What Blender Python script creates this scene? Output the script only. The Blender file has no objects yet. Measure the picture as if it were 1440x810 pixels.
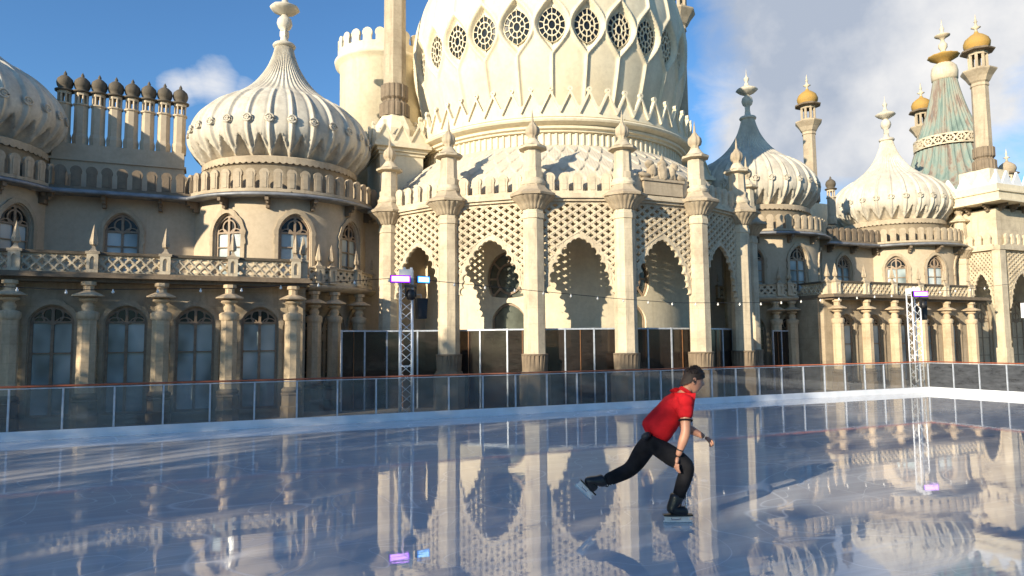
import bpy, math, random
import numpy as np
from math import sin, cos, pi, radians, sqrt, atan2
from mathutils import Vector, Matrix, noise

random.seed(7)
scene = bpy.context.scene
COL = scene.collection
WL = {}           # world location of every built object, by name

# ------------------------------------------------------------------ materials
def new_mat(name):
    m = bpy.data.materials.new(name); m.use_nodes = True
    nt = m.node_tree; nt.nodes.clear()
    out = nt.nodes.new('ShaderNodeOutputMaterial')
    return m, nt, out

def nd(nt, t, **kw):
    n = nt.nodes.new(t)
    for k, v in kw.items():
        if k in n.inputs: n.inputs[k].default_value = v
        else: setattr(n, k, v)
    return n

def ramp(nt, stops):
    r = nt.nodes.new('ShaderNodeValToRGB')
    e = r.color_ramp.elements
    e[0].position, e[0].color = stops[0][0], (*stops[0][1], 1)
    e[1].position, e[1].color = stops[-1][0], (*stops[-1][1], 1)
    for p, c in stops[1:-1]:
        x = e.new(p); x.color = (*c, 1)
    return r

def stone(name, base, dirt, scale=1.0, rough=.85, amount=.55, bump=.25, streak=True, course=None):
    """weathered stone / stucco: broad blotches, fine grain, runs of dirt down the face"""
    m, nt, out = new_mat(name)
    tc = nd(nt, 'ShaderNodeNewGeometry')
    n1 = nd(nt, 'ShaderNodeTexNoise', Scale=.9 * scale, Detail=8.0, Roughness=.65)
    n2 = nd(nt, 'ShaderNodeTexNoise', Scale=9.0 * scale, Detail=6.0, Roughness=.7)
    mp = nd(nt, 'ShaderNodeMapping'); mp.inputs['Scale'].default_value = (5 * scale, 5 * scale, .45 * scale)
    n3 = nd(nt, 'ShaderNodeTexNoise', Scale=1.0, Detail=5.0, Roughness=.6)
    L = nt.links.new
    L(tc.outputs['Position'], n1.inputs['Vector']); L(tc.outputs['Position'], n2.inputs['Vector'])
    L(tc.outputs['Position'], mp.inputs['Vector']); L(mp.outputs[0], n3.inputs['Vector'])
    r1 = ramp(nt, [(.42, (0, 0, 0)), (.72, (1, 1, 1))]); L(n1.outputs[0], r1.inputs[0])
    r3 = ramp(nt, [(.50, (0, 0, 0)), (.75, (1, 1, 1))]); L(n3.outputs[0], r3.inputs[0])
    mx = nd(nt, 'ShaderNodeMath', operation='MAXIMUM')
    L(r1.outputs[0], mx.inputs[0])
    if streak: L(r3.outputs[0], mx.inputs[1])
    mul = nd(nt, 'ShaderNodeMath', operation='MULTIPLY'); mul.inputs[1].default_value = amount
    L(mx.outputs[0], mul.inputs[0])
    c1 = nd(nt, 'ShaderNodeMix', data_type='RGBA')
    c1.inputs[6].default_value = (*base, 1); c1.inputs[7].default_value = (*dirt, 1)
    L(mul.outputs[0], c1.inputs[0])
    g = nd(nt, 'ShaderNodeMix', data_type='RGBA', blend_type='MULTIPLY'); g.inputs[0].default_value = .35
    L(c1.outputs[2], g.inputs[6])
    rg = ramp(nt, [(.3, (.62, .60, .58)), (.6, (1, 1, 1))]); L(n2.outputs[0], rg.inputs[0]); L(rg.outputs[0], g.inputs[7])
    last = g.outputs[2]
    hgt = n2.outputs[0]
    if course:
        sx = nd(nt, 'ShaderNodeSeparateXYZ'); L(tc.outputs['Position'], sx.inputs[0])
        mm = nd(nt, 'ShaderNodeMath', operation='FRACT')
        dv = nd(nt, 'ShaderNodeMath', operation='MULTIPLY'); dv.inputs[1].default_value = 1 / course
        L(sx.outputs[2], dv.inputs[0]); L(dv.outputs[0], mm.inputs[0])
        rr = ramp(nt, [(.0, (.45, .42, .38)), (.05, (1, 1, 1)), (1, (1, 1, 1))]); L(mm.outputs[0], rr.inputs[0])
        g2 = nd(nt, 'ShaderNodeMix', data_type='RGBA', blend_type='MULTIPLY'); g2.inputs[0].default_value = .32
        L(last, g2.inputs[6]); L(rr.outputs[0], g2.inputs[7]); last = g2.outputs[2]
    b = nd(nt, 'ShaderNodeBump', Strength=bump, Distance=.03); L(hgt, b.inputs['Height'])
    p = nd(nt, 'ShaderNodeBsdfPrincipled', Roughness=rough)
    L(last, p.inputs['Base Color']); L(b.outputs[0], p.inputs['Normal']); L(p.outputs[0], out.inputs[0])
    return m

def plain(name, col, rough=.5, metal=0.0, var=.15, scale=6.0, spec=.5, bump=.0):
    m, nt, out = new_mat(name); L = nt.links.new
    p = nd(nt, 'ShaderNodeBsdfPrincipled', Roughness=rough, Metallic=metal)
    p.inputs['Specular IOR Level'].default_value = spec
    tc = nd(nt, 'ShaderNodeTexCoord'); n = nd(nt, 'ShaderNodeTexNoise', Scale=scale, Detail=5.0)
    L(tc.outputs['Object'], n.inputs['Vector'])
    lo = tuple(max(0, c * (1 - var)) for c in col); hi = tuple(min(1, c * (1 + var)) for c in col)
    r = ramp(nt, [(.35, lo), (.65, hi)]); L(n.outputs[0], r.inputs[0]); L(r.outputs[0], p.inputs['Base Color'])
    if bump:
        b = nd(nt, 'ShaderNodeBump', Strength=bump, Distance=.01); L(n.outputs[0], b.inputs['Height']); L(b.outputs[0], p.inputs['Normal'])
    L(p.outputs[0], out.inputs[0])
    return m

def emis(name, col, s):
    m, nt, out = new_mat(name)
    e = nd(nt, 'ShaderNodeEmission', Strength=s); e.inputs[0].default_value = (*col, 1)
    nt.links.new(e.outputs[0], out.inputs[0]); return m

M = {}
M['stone']   = stone('weathered_limestone', (.50, .41, .29), (.23, .175, .12), 1.0, amount=.7, course=.62)
M['pale']    = stone('pale_stone', (.68, .58, .42), (.30, .24, .17), 1.1, amount=.75, course=.62)
M['tan']     = stone('tan_column_stone', (.64, .50, .33), (.30, .22, .14), 1.1, amount=.7, course=.62)
M['wall']    = stone('stucco_wall', (.56, .46, .33), (.38, .30, .21), .6, amount=.5, bump=.08)
M['cream']   = stone('cream_stucco', (.78, .69, .51), (.52, .42, .27), .6, amount=.5, bump=.06)
M['domes']   = stone('dome_stone', (.66, .60, .49), (.28, .24, .19), .9, amount=.65, bump=.15)
M['grime']   = stone('grimy_stone', (.25, .19, .13), (.10, .078, .056), 1.6, amount=.75)
M['dark']    = stone('soot_stone', (.13, .105, .075), (.06, .05, .036), 2.0, amount=.7)
M['lichen']  = stone('lichen_stone', (.46, .27, .06), (.27, .21, .10), 3.0, amount=.6)
M['scale']   = stone('scale_roof_stone', (.62, .55, .43), (.38, .33, .26), 1.2, amount=.5, bump=.1)
M['lead']    = plain('lead_gutter', (.22, .23, .25), .5, .2, .25, 3)
M['frame']   = plain('window_timber', (.30, .22, .15), .6, 0, .2)
M['pane']    = plain('blind_glass', (.40, .48, .50), .22, 0, .25, 1.3, .6)
M['panedk']  = plain('dark_glass', (.014, .015, .016), .12, 0, .2, 2, .35)
M['void']    = plain('dark_interior', (.03, .025, .02), .9)
def blind():
    m, nt, out = new_mat('window_blinds'); L = nt.links.new
    g = nd(nt, 'ShaderNodeNewGeometry'); mp = nd(nt, 'ShaderNodeMapping'); mp.inputs['Scale'].default_value = (.75, .75, .55)
    n = nd(nt, 'ShaderNodeTexNoise', Scale=1.0, Detail=2.0); L(g.outputs['Position'], mp.inputs[0]); L(mp.outputs[0], n.inputs['Vector'])
    r = ramp(nt, [(.36, (.16, .19, .19)), (.5, (.36, .43, .44)), (.64, (.56, .62, .62))]); L(n.outputs[0], r.inputs[0])
    f = nd(nt, 'ShaderNodeTexNoise', Scale=14.0, Detail=3.0); L(g.outputs['Position'], f.inputs['Vector'])
    b = nd(nt, 'ShaderNodeBump', Strength=.12, Distance=.02); L(f.outputs[0], b.inputs['Height'])
    p = nd(nt, 'ShaderNodeBsdfPrincipled', Roughness=.16); L(r.outputs[0], p.inputs['Base Color']); L(b.outputs[0], p.inputs['Normal']); L(p.outputs[0], out.inputs[0]); return m
M['pane'] = blind()
M['rotpane'] = plain('shaded_glass', (.10, .11, .09), .15, 0, .3, 1.5, .5)  # rotunda panes, with the shadow under the arcade put into their colour

def copper():
    m, nt, out = new_mat('verdigris_copper'); L = nt.links.new
    tc = nd(nt, 'ShaderNodeNewGeometry')
    mp = nd(nt, 'ShaderNodeMapping'); mp.inputs['Scale'].default_value = (1.6, 1.6, .12)
    n = nd(nt, 'ShaderNodeTexNoise', Scale=1.0, Detail=6.0, Roughness=.65)
    L(tc.outputs['Position'], mp.inputs[0]); L(mp.outputs[0], n.inputs['Vector'])
    r = ramp(nt, [(.3, (.11, .165, .145)), (.46, (.20, .26, .225)), (.55, (.26, .25, .20)), (.63, (.19, .13, .10)), (.76, (.14, .155, .145))])
    L(n.outputs[0], r.inputs[0])
    p = nd(nt, 'ShaderNodeBsdfPrincipled', Roughness=.65); L(r.outputs[0], p.inputs['Base Color']); L(p.outputs[0], out.inputs[0])
    return m
M['copper'] = copper()

M['stud'] = plain('brown_timber', (.22, .10, .04), .6)
M['rail']   = plain('orange_varnished_rail', (.30, .075, .03), .4, 0, .2, 3)
M['alu']    = plain('aluminium', (.46, .50, .57), .35, .2, .15, 8)
M['truss_metal'] = plain('bright_truss_metal', (.80, .82, .85), .3, .1, .08, 8)
M['kick']   = plain('white_plastic_board', (.72, .76, .82), .4, 0, .08, 2)
M['black']  = plain('black_plastic', (.018, .018, .02), .5, 0, .2)
M['white']  = plain('white_paint', (.75, .75, .76), .5, 0, .05)
M['purple'] = emis('purple_light', (.30, .02, .95), 2.2)
M['lilac']  = emis('lilac_light', (.80, .42, 1.0), 2.6)
M['blue']   = emis('blue_light', (.03, .25, 1.0), 2.2)
M['skyblue'] = emis('pale_blue_light', (.45, .80, 1.0), 2.2)
M['bulb']   = plain('bulb_glass', (.85, .83, .78), .15, 0, .03, 3, .9)

def glass_panel(name, tint, body, bodycol, rough=.03, f=1.45):
    """sheet of acrylic: mostly clear, a Fresnel reflection and a veil of dirt"""
    m, nt, out = new_mat(name); L = nt.links.new
    t = nd(nt, 'ShaderNodeBsdfTransparent'); t.inputs[0].default_value = (*tint, 1)
    d = nd(nt, 'ShaderNodeBsdfDiffuse'); d.inputs[0].default_value = (*bodycol, 1)
    g = nd(nt, 'ShaderNodeBsdfGlossy', Roughness=rough)
    fr = nd(nt, 'ShaderNodeFresnel', IOR=f)
    tc = nd(nt, 'ShaderNodeNewGeometry'); mp = nd(nt, 'ShaderNodeMapping'); mp.inputs['Scale'].default_value = (1.2, 1.2, 4)
    n = nd(nt, 'ShaderNodeTexNoise', Scale=2.2, Detail=7.0, Roughness=.7)
    L(tc.outputs['Position'], mp.inputs[0]); L(mp.outputs[0], n.inputs['Vector'])
    r = ramp(nt, [(.3, (body * .5,) * 3), (.75, (min(1, body * 1.8),) * 3)]); L(n.outputs[0], r.inputs[0])
    a = nd(nt, 'ShaderNodeMixShader'); L(r.outputs[0], a.inputs[0]); L(t.outputs[0], a.inputs[1]); L(d.outputs[0], a.inputs[2])
    bf = nd(nt, 'ShaderNodeMath', operation='SUBTRACT'); bf.inputs[0].default_value = 1; L(tc.outputs['Backfacing'], bf.inputs[1])
    fm_ = nd(nt, 'ShaderNodeMath', operation='MULTIPLY'); L(fr.outputs[0], fm_.inputs[0]); L(bf.outputs[0], fm_.inputs[1])
    b = nd(nt, 'ShaderNodeMixShader'); L(fm_.outputs[0], b.inputs[0]); L(a.outputs[0], b.inputs[1]); L(g.outputs[0], b.inputs[2])
    L(b.outputs[0], out.inputs[0]); return m
M['glass'] = glass_panel('scuffed_barrier_glass', (.74, .76, .77), .10, (.42, .42, .43))
M['smoke'] = glass_panel('smoked_screen', (.20, .17, .15), .30, (.07, .055, .05), .10, 1.5)
M['sideglass'] = glass_panel('scuffed_dark_backdrop_glass', (.16, .17, .19), .42, (.13, .14, .16))  # side barrier glass; the dark backdrop it mirrors is put into its colour

def ice_mat():
    m, nt, out = new_mat('wet_ice'); L = nt.links.new
    tc = nd(nt, 'ShaderNodeNewGeometry')
    # skate scratches: long thin streaks, several directions
    masks = []
    for ang, sx, sy, lo, hi, amt in ((12, .07, 5.5, .50, .74, .7), (-14, .12, 11.0, .55, .74, .7), (34, .2, 16, .60, .75, .5)):
        mp = nd(nt, 'ShaderNodeMapping'); mp.inputs['Rotation'].default_value = (0, 0, radians(ang)); mp.inputs['Scale'].default_value = (sx, sy, 1)
        mp.inputs['Location'].default_value = (ang * .37, ang * .13, 0)
        n = nd(nt, 'ShaderNodeTexNoise', Scale=1.0, Detail=7.0, Roughness=.72, Distortion=.25)
        L(tc.outputs['Position'], mp.inputs[0]); L(mp.outputs[0], n.inputs['Vector'])
        r = ramp(nt, [(lo, (0, 0, 0)), (hi, (amt,) * 3)]); L(n.outputs[0], r.inputs[0]); masks.append(r.outputs[0])
    big = nd(nt, 'ShaderNodeTexNoise', Scale=.22, Detail=4.0); L(tc.outputs['Position'], big.inputs['Vector'])
    br = ramp(nt, [(.35, (.25,) * 3), (.65, (1,) * 3)]); L(big.outputs[0], br.inputs[0])
    a = nd(nt, 'ShaderNodeMath', operation='MAXIMUM'); L(masks[0], a.inputs[0]); L(masks[1], a.inputs[1])
    b = nd(nt, 'ShaderNodeMath', operation='MAXIMUM'); L(a.outputs[0], b.inputs[0]); L(masks[2], b.inputs[1])
    c = nd(nt, 'ShaderNodeMath', operation='MULTIPLY'); L(b.outputs[0], c.inputs[0]); L(br.outputs[0], c.inputs[1])
    for sc_, wd in ((.30, .0035), (.55, .0045), (.9, .004)):
        ln = nd(nt, 'ShaderNodeTexNoise', Scale=sc_, Detail=1.0, Distortion=.6); L(tc.outputs['Position'], ln.inputs['Vector'])
        a1 = nd(nt, 'ShaderNodeMath', operation='SUBTRACT'); a1.inputs[1].default_value = .5; L(ln.outputs[0], a1.inputs[0])
        a2 = nd(nt, 'ShaderNodeMath', operation='ABSOLUTE'); L(a1.outputs[0], a2.inputs[0])
        a3 = nd(nt, 'ShaderNodeMapRange'); a3.inputs[1].default_value = 0; a3.inputs[2].default_value = wd; a3.inputs[3].default_value = .55; a3.inputs[4].default_value = 0; L(a2.outputs[0], a3.inputs[0])
        c2 = nd(nt, 'ShaderNodeMath', operation='MAXIMUM'); L(c.outputs[0], c2.inputs[0]); L(a3.outputs[0], c2.inputs[1]); c = c2
    col = nd(nt, 'ShaderNodeMix', data_type='RGBA'); L(c.outputs[0], col.inputs[0])
    col.inputs[6].default_value = (.57, .555, .565, 1); col.inputs[7].default_value = (.92, .94, .97, 1)
    rg = nd(nt, 'ShaderNodeMapRange'); rg.inputs[3].default_value = .006; rg.inputs[4].default_value = .20
    L(c.outputs[0], rg.inputs[0])
    wv = nd(nt, 'ShaderNodeTexNoise', Scale=5.0, Detail=4.0)
    mp = nd(nt, 'ShaderNodeMapping'); mp.inputs['Scale'].default_value = (.5, 1.6, 1); L(tc.outputs['Position'], mp.inputs[0]); L(mp.outputs[0], wv.inputs['Vector'])
    bp = nd(nt, 'ShaderNodeBump', Strength=.022, Distance=.02); L(wv.outputs[0], bp.inputs['Height'])
    p = nd(nt, 'ShaderNodeBsdfPrincipled', IOR=1.7)
    L(col.outputs[2], p.inputs['Base Color']); L(rg.outputs[0], p.inputs['Roughness']); L(bp.outputs[0], p.inputs['Normal'])
    L(p.outputs[0], out.inputs[0]); return m
M['ice'] = ice_mat()

# ------------------------------------------------------------------ mesh tools
class MB:
    def __init__(s): s.v = []; s.f = []; s.sm = []
    def add(s, vs, fs, smooth=False):
        o = len(s.v); s.v.extend(vs)
        for f in fs: s.f.append([i + o for i in f]); s.sm.append(smooth)
    def box(s, x0, x1, y0, y1, z0, z1):
        vs = [(x, y, z) for z in (z0, z1) for y in (y0, y1) for x in (x0, x1)]
        s.add(vs, [(0, 2, 3, 1), (4, 5, 7, 6), (0, 1, 5, 4), (1, 3, 7, 5), (3, 2, 6, 7), (2, 0, 4, 6)])
    def obox(s, c, ax, hx, hy, z0, z1):
        """box at c=(x,y), rotated by ax, half sizes"""
        ca, sa = cos(ax), sin(ax); vs = []
        for z in (z0, z1):
            for y in (-hy, hy):
                for x in (-hx, hx): vs.append((c[0] + x * ca - y * sa, c[1] + x * sa + y * ca, z))
        s.add(vs, [(0, 2, 3, 1), (4, 5, 7, 6), (0, 1, 5, 4), (1, 3, 7, 5), (3, 2, 6, 7), (2, 0, 4, 6)])
    def lathe(s, prof, seg=32, c=(0, 0), smooth=True, rot=0, cap=False, disp=None, a0=0, a1=2 * pi):
        vs = []; full = abs(a1 - a0 - 2 * pi) < 1e-6; n = seg if full else seg + 1
        for r, z in prof:
            for k in range(n):
                a = rot + a0 + (a1 - a0) * k / seg
                rr = r + (disp(a, z, r) if disp else 0)
                vs.append((c[0] + rr * sin(a), c[1] - rr * cos(a), z))
        fs = []
        for i in range(len(prof) - 1):
            for k in range(seg):
                k2 = (k + 1) % n
                fs.append((i * n + k, i * n + k2, (i + 1) * n + k2, (i + 1) * n + k))
        s.add(vs, fs, smooth)
        if cap and full:
            for i, rev in ((0, True), (len(prof) - 1, False)):
                if prof[i][0] > 1e-4:
                    idx = [i * n + k for k in range(n)]
                    o = len(s.v) - len(vs)
                    s.f.append([o + j for j in (reversed(idx) if rev else idx)]); s.sm.append(False)
    def tube(s, pts, r, seg=8, smooth=True):
        pts = [Vector(p) for p in pts]; vs = []
        for i, p in enumerate(pts):
            d = (pts[min(i + 1, len(pts) - 1)] - pts[max(i - 1, 0)]).normalized()
            up = Vector((0, 0, 1)) if abs(d.z) < .9 else Vector((1, 0, 0))
            a = d.cross(up).normalized(); b = a.cross(d)
            for k in range(seg):
                t = 2 * pi * k / seg; vs.append(tuple(p + (a * cos(t) + b * sin(t)) * r))
        fs = [(i * seg + k, i * seg + (k + 1) % seg, (i + 1) * seg + (k + 1) % seg, (i + 1) * seg + k) for i in range(len(pts) - 1) for k in range(seg)]
        fs += [tuple(reversed(range(seg))), tuple(range((len(pts) - 1) * seg, len(pts) * seg))]
        s.add(vs, fs, smooth)
    def panel(s, sdf, x0, x1, y0, y1, step, d0, d1, mp, merge=True, back=True):
        """solid cut out of a sheet: sdf(X,Y)>0 is material, thickness from depth d0 (back) to d1 (front)"""
        nx = int(math.ceil((x1 - x0) / step)) + 3; ny = int(math.ceil((y1 - y0) / step)) + 3
        gx = x0 - step + np.arange(nx) * ((x1 - x0 + 2 * step) / (nx - 1)); gy = y0 - step + np.arange(ny) * ((y1 - y0 + 2 * step) / (ny - 1))
        X, Y = np.meshgrid(gx, gy, indexing='ij')
        S = np.minimum.reduce([sdf(X, Y), X - x0, x1 - X, Y - y0, y1 - Y]); S = np.where(np.abs(S) < 1e-5, 1e-5, S)
        ins = S > 0; idx = {}; P = []
        def V(key, x, y):
            if key not in idx: idx[key] = len(P); P.append((x, y))
            return idx[key]
        F = []; E = []
        for j in range(ny - 1):
            i = 0
            while i < nx - 1:
                b = (ins[i, j], ins[i + 1, j], ins[i + 1, j + 1], ins[i, j + 1]); n = sum(b)
                if n == 0: i += 1; continue
                if n == 4:
                    i2 = i + 1
                    if merge:
                        while i2 < nx - 1 and ins[i2 + 1, j] and ins[i2 + 1, j + 1]: i2 += 1
                    F.append([V(('g', i, j), gx[i], gy[j]), V(('g', i2, j), gx[i2], gy[j]), V(('g', i2, j + 1), gx[i2], gy[j + 1]), V(('g', i, j + 1), gx[i], gy[j + 1])])
                    i = i2; continue
                cs = [(i, j), (i + 1, j), (i + 1, j + 1), (i, j + 1)]; poly = []; cr = []
                for k in range(4):
                    (a0, b0), (a1, b1) = cs[k], cs[(k + 1) % 4]
                    if b[k]: poly.append((V(('g', a0, b0), gx[a0], gy[b0]), False))
                    if b[k] != b[(k + 1) % 4]:
                        t = S[a0, b0] / (S[a0, b0] - S[a1, b1])
                        key = ('e', min(a0, a1), min(b0, b1), a0 == a1)
                        poly.append((V(key, gx[a0] + t * (gx[a1] - gx[a0]), gy[b0] + t * (gy[b1] - gy[b0])), True))
                m = len(poly); ids = [p[0] for p in poly]; F.append(ids)
                for k in range(m):
                    if poly[k][1] and poly[(k + 1) % m][1]:
                        E.append((ids[k], ids[(k + 1) % m]))
                i += 1
        n = len(P); vs = [mp(x, y, d1) for x, y in P]
        fs = list(F)
        if back:
            vs += [mp(x, y, d0) for x, y in P]
            fs += [[q + n for q in reversed(f)] for f in F]
        else:
            vs += [mp(x, y, d0) for x, y in P]
        fs += [(b, a, a + n, b + n) for a, b in E]
        s.add(vs, fs, False)

def flat(u0, v0, ang=0.0):
    """local x along the wall, depth d towards the viewer side (-v for ang=0)"""
    ca, sa = cos(ang), sin(ang)
    return lambda x, z, d: (u0 + x * ca + d * sa, v0 + x * sa - d * ca, z)
def cyl(c, R):
    return lambda x, z, d: (c[0] + (R + d) * sin(x / R), c[1] - (R + d) * cos(x / R), z)

def tag(o, label=None, cat=None, group=None, kind=None):
    if label: o['label'] = label
    if cat: o['category'] = cat
    if group: o['group'] = group
    if kind: o['kind'] = kind
    return o
def empty(name, loc):
    o = bpy.data.objects.new(name, None); COL.objects.link(o); o.location = loc; WL[o.name] = Vector(loc); o.empty_display_size = .3; return o
def build(name, mb, mat, parent=None, origin=(0, 0, 0), shift=True):
    """mesh vertices are world coordinates when shift, else local to origin"""
    me = bpy.data.meshes.new(name); og = Vector(origin)
    vs = [(x - og.x, y - og.y, z - og.z) for x, y, z in mb.v] if shift else mb.v
    me.from_pydata(vs, [], mb.f); me.polygons.foreach_set('use_smooth', mb.sm)
    me.materials.append(M[mat] if isinstance(mat, str) else mat); me.update()
    o = bpy.data.objects.new(name, me); COL.objects.link(o); WL[o.name] = og
    if parent: o.parent = parent; o.location = og - WL[parent.name]
    else: o.location = og
    return o
def clone(o, parent, loc, rot=0.0, sc=None):
    """copy a part and its sub-parts; loc in world coordinates"""
    c = o.copy(); COL.objects.link(c); c.parent = parent; WL[c.name] = Vector(loc)
    c.location = Vector(loc) - (WL[parent.name] if parent else Vector((0, 0, 0))); c.rotation_euler = (0, 0, rot)
    if sc: c.scale = sc
    for ch in o.children:
        d = ch.copy(); COL.objects.link(d); d.parent = c; d.location = ch.location.copy()
    return c

# ------------------------------------------------------------------ layout
UO = 17.0; CV = 33.3; GZ = -.9                    # axis of the palace, line of the dome centres, lawn level
RB = 10.1; DEL = .3603                            # colonnade radius and bay angle
SA, SB = 13.92, 26.4                              # small dome offsets
palace = empty('palace', (UO, CV, GZ))
tag(palace, 'long cream stone palace with onion domes, minarets and a lattice arcade behind the rink', 'palace')

# ---- shape functions
def arch_open(X, Y, cx, hw, zb, zs, za, o=0.0):
    hw2 = hw + o; t = np.clip(np.abs(X - cx) / hw2, 0, 1)
    top = zs + (za + o * 1.15 - zs) * (1 - t ** 1.75) ** .62
    return np.minimum.reduce([hw2 - np.abs(X - cx), (top - Y) * .75, Y - (zb - o)])

def make_window(parent, hw, zb, zs, za, mp, org, R=None, curtain='pane', rows=2, surround=True, lattice=False):
    """window > pane, fanlight, surround; mp maps (x,z,d) to world"""
    def frame(X, Y):
        op = arch_open(X, Y, 0, hw, zb, zs, za)
        ring = np.minimum(op, .085 - op)
        bars = np.minimum(op, np.maximum.reduce([.045 - np.abs(X)] + [.022 - np.abs(Y - (zb + (zs - zb) * k / (rows + 1.0))) for k in range(1, rows + 1)] + [.035 - np.abs(Y - zs + .02)]))
        r = np.hypot(X, (Y - zs - .22)); circ = np.minimum(op, .026 - np.abs(r - hw * .46))
        c2 = np.minimum(op, .02 - np.abs(np.hypot(np.abs(X) - hw * .52, Y - zs + .12) - hw * .42)); c2 = np.where(Y > zs - .05, c2, -1)
        return np.maximum.reduce([ring, bars, circ, c2])
    fm = MB(); fm.panel(frame, -hw - .02, hw + .02, zb - .02, za + .02, .035, -.10, .0, mp, merge=R is None)
    f = build('window', fm, 'frame', parent, org)
    def up(X, Y): return np.minimum(arch_open(X, Y, 0, hw, zb, zs, za), Y - zs)
    def lo(X, Y): return np.minimum(arch_open(X, Y, 0, hw, zb, zs, za), zs - Y)
    pm = MB(); pm.panel(lo, -hw, hw, zb, zs, .12, -.08, -.07, mp, merge=R is None); build('pane', pm, curtain, f, org)
    pm = MB(); pm.panel(up, -hw, hw, zs, za, .08, -.08, -.07, mp, merge=R is None); build('fanlight', pm, 'panedk', f, org)
    if surround:
        def sr(X, Y):
            a = arch_open(X, Y, 0, hw, zb, zs, za, .16); b = arch_open(X, Y, 0, hw, zb, zs, za, .03)
            wav = .045 * np.abs(np.sin((np.arctan2(X, Y - zs + .1)) * 5.5))
            h = np.minimum(a + np.where(Y > zs - .5, wav, 0), -b)
            return np.where(Y < zb - .02, -1, h)
        sm = MB(); sm.panel(sr, -hw - .3, hw + .3, zb, za + .4, .04, .11, .19, mp, merge=R is None)
        build('hood_mould', sm, 'stone', f, org)
        sm = MB()
        def sl(X, Y): return np.minimum(.06 - np.abs(Y - zb + .06), hw + .14 - np.abs(X))
        sm.panel(sl, -hw - .2, hw + .2, zb - .14, zb + .01, .05, -.1, .22, mp, merge=R is None); build('sill', sm, 'stone', f, org)
    return f

def wall_panel(name, x0, x1, z0, z1, mp, mat, wins, step=.07, R=None, thick=.28):
    def sd(X, Y):
        s = np.full_like(X, 1.0)
        for (cx, hw, zb, zs, za) in wins: s = np.minimum(s, -arch_open(X, Y, cx, hw, zb, zs, za))
        return s
    m = MB(); m.panel(sd, x0, x1, z0, z1, step, .12 - thick, .12, mp, merge=R is None); return build(name, m, mat, palace, mp((x0 + x1) / 2, z0, 0))

def shiftmap(mp, dx, dd=0.0): return lambda x, z, d: mp(x + dx, z, d + dd)

# ------------------------------------------------------------------ palace: low wings
GFV, FFV = 27.8, 32.0
gw = (.64, -.58, 2.62, 3.16)       # half width, sill, spring, apex
posts = [3.06 - 2.195 * k for k in range(0, 6)]
for side in (-1, 1):
    U = (lambda u: u) if side < 0 else (lambda u: 2 * UO - u)
    cs = [3.06 - 2.195 * (k + .5) - .09 for k in range(5)]
    xs = sorted(U(c) for c in cs)
    lo, hi = sorted((U(3.42), U(-9.3)))
    mp = flat(0, GFV)
    wall_panel('lower_wall', lo, hi, GZ, 4.06, mp, 'stone', [(x, gw[0], *gw[1:]) for x in xs], .06)
    for x in xs: make_window(palace, *gw, shiftmap(mp, x, .02), (x, GFV, gw[1]))
    # end return wall of the low block
    m = MB(); m.box(U(3.42) - .12, U(3.42) + .12, GFV + .16, 30.6, GZ, 4.06); build('return_wall', m, 'stone', palace, (U(3.42), 29, GZ))
    # terrace roof / balcony slab
    m = MB(); a, b = sorted((U(3.62), U(-9.4)))
    m.box(a, b, 26.78, 32.2, 4.06, 4.16); m.box(a + .06, b - .06, 26.86, 32.1, 4.16, 4.24)
    m.box(a + .15, b - .15, 27.0, 27.6, 3.93, 4.06)
    build('balcony_floor', m, 'grime', palace, ((a + b) / 2, 29, 4.06))
    # upper wall between the round bays, and on to the rotunda
    a, b = sorted((U(-13.0), U(10.6)))
    mp2 = flat(0, FFV); xw = U(-3.16)
    fw = (.62, 4.55, 6.42, 7.12)
    wall_panel('upper_wall', a, b, GZ, 7.72, mp2, 'wall', [(xw, *fw)], .1)
    make_window(palace, *fw, shiftmap(mp2, xw, .02), (xw, FFV, fw[1]))

# column with capital and base (octagonal)
def column_proto():
    m = MB(); m.lathe([(.30, .22), (.29, 2.92)], 8, smooth=False, rot=pi / 8); 
    c = build('column', m, 'tan', palace, (UO, CV, 0), shift=False)
    m = MB(); m.lathe([(.30, 2.66), (.30, 2.70), (.315, 2.88), (.27, 2.94), (.16, 2.97), (.20, 3.06), (.20, 3.13), (.14, 3.21), (.16, 3.26), (.27, 3.30), (.28, 3.36), (.20, 3.40)], 32, disp=lambda a, z, r: .03 * abs(cos(8 * a)) if 2.69 < z < 2.9 else 0)
    m.lathe([(.24, 3.41), (.50, 3.44), (.50, 3.48), (.24, 3.60), (.17, 3.62), (.17, 3.80), (.24, 3.82), (.24, 3.94)], 8, smooth=False, rot=pi / 8, cap=True)
    k = build('capital', m, 'tan', c, (UO, CV, 0), shift=False); WL[k.name] = WL[c.name]; k.location = (0, 0, 0)
    m = MB(); m.lathe([(.42, GZ), (.42, -.5), (.37, -.45), (.37, -.08), (.41, -.04), (.41, 0), (.33, .03)], 8, smooth=False, rot=pi / 8)
    m.lathe([(.33, .03), (.38, .08), (.38, .15), (.31, .20), (.30, .23)], 16)
    k = build('base', m, 'grime', c, (UO, CV, 0), shift=False); k.location = (0, 0, 0)
    return c
colp = column_proto(); first = [True]
def put_column(u, v):
    if first[0]:
        colp.location = Vector((u, v, 0)) - WL['palace']; first[0] = False
    else: clone(colp, palace, (u, v, 0))
for side in (-1, 1):
    U = (lambda u: u) if side < 0 else (lambda u: 2 * UO - u)
    for p in posts: put_column(U(p - .08) if side < 0 else U(p + .06), 27.06)
    for a in (14, 27, 49): put_column(U(3.08 + 4.05 * sin(radians(a))), 33.2 - 4.05 * cos(radians(a)))

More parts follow.
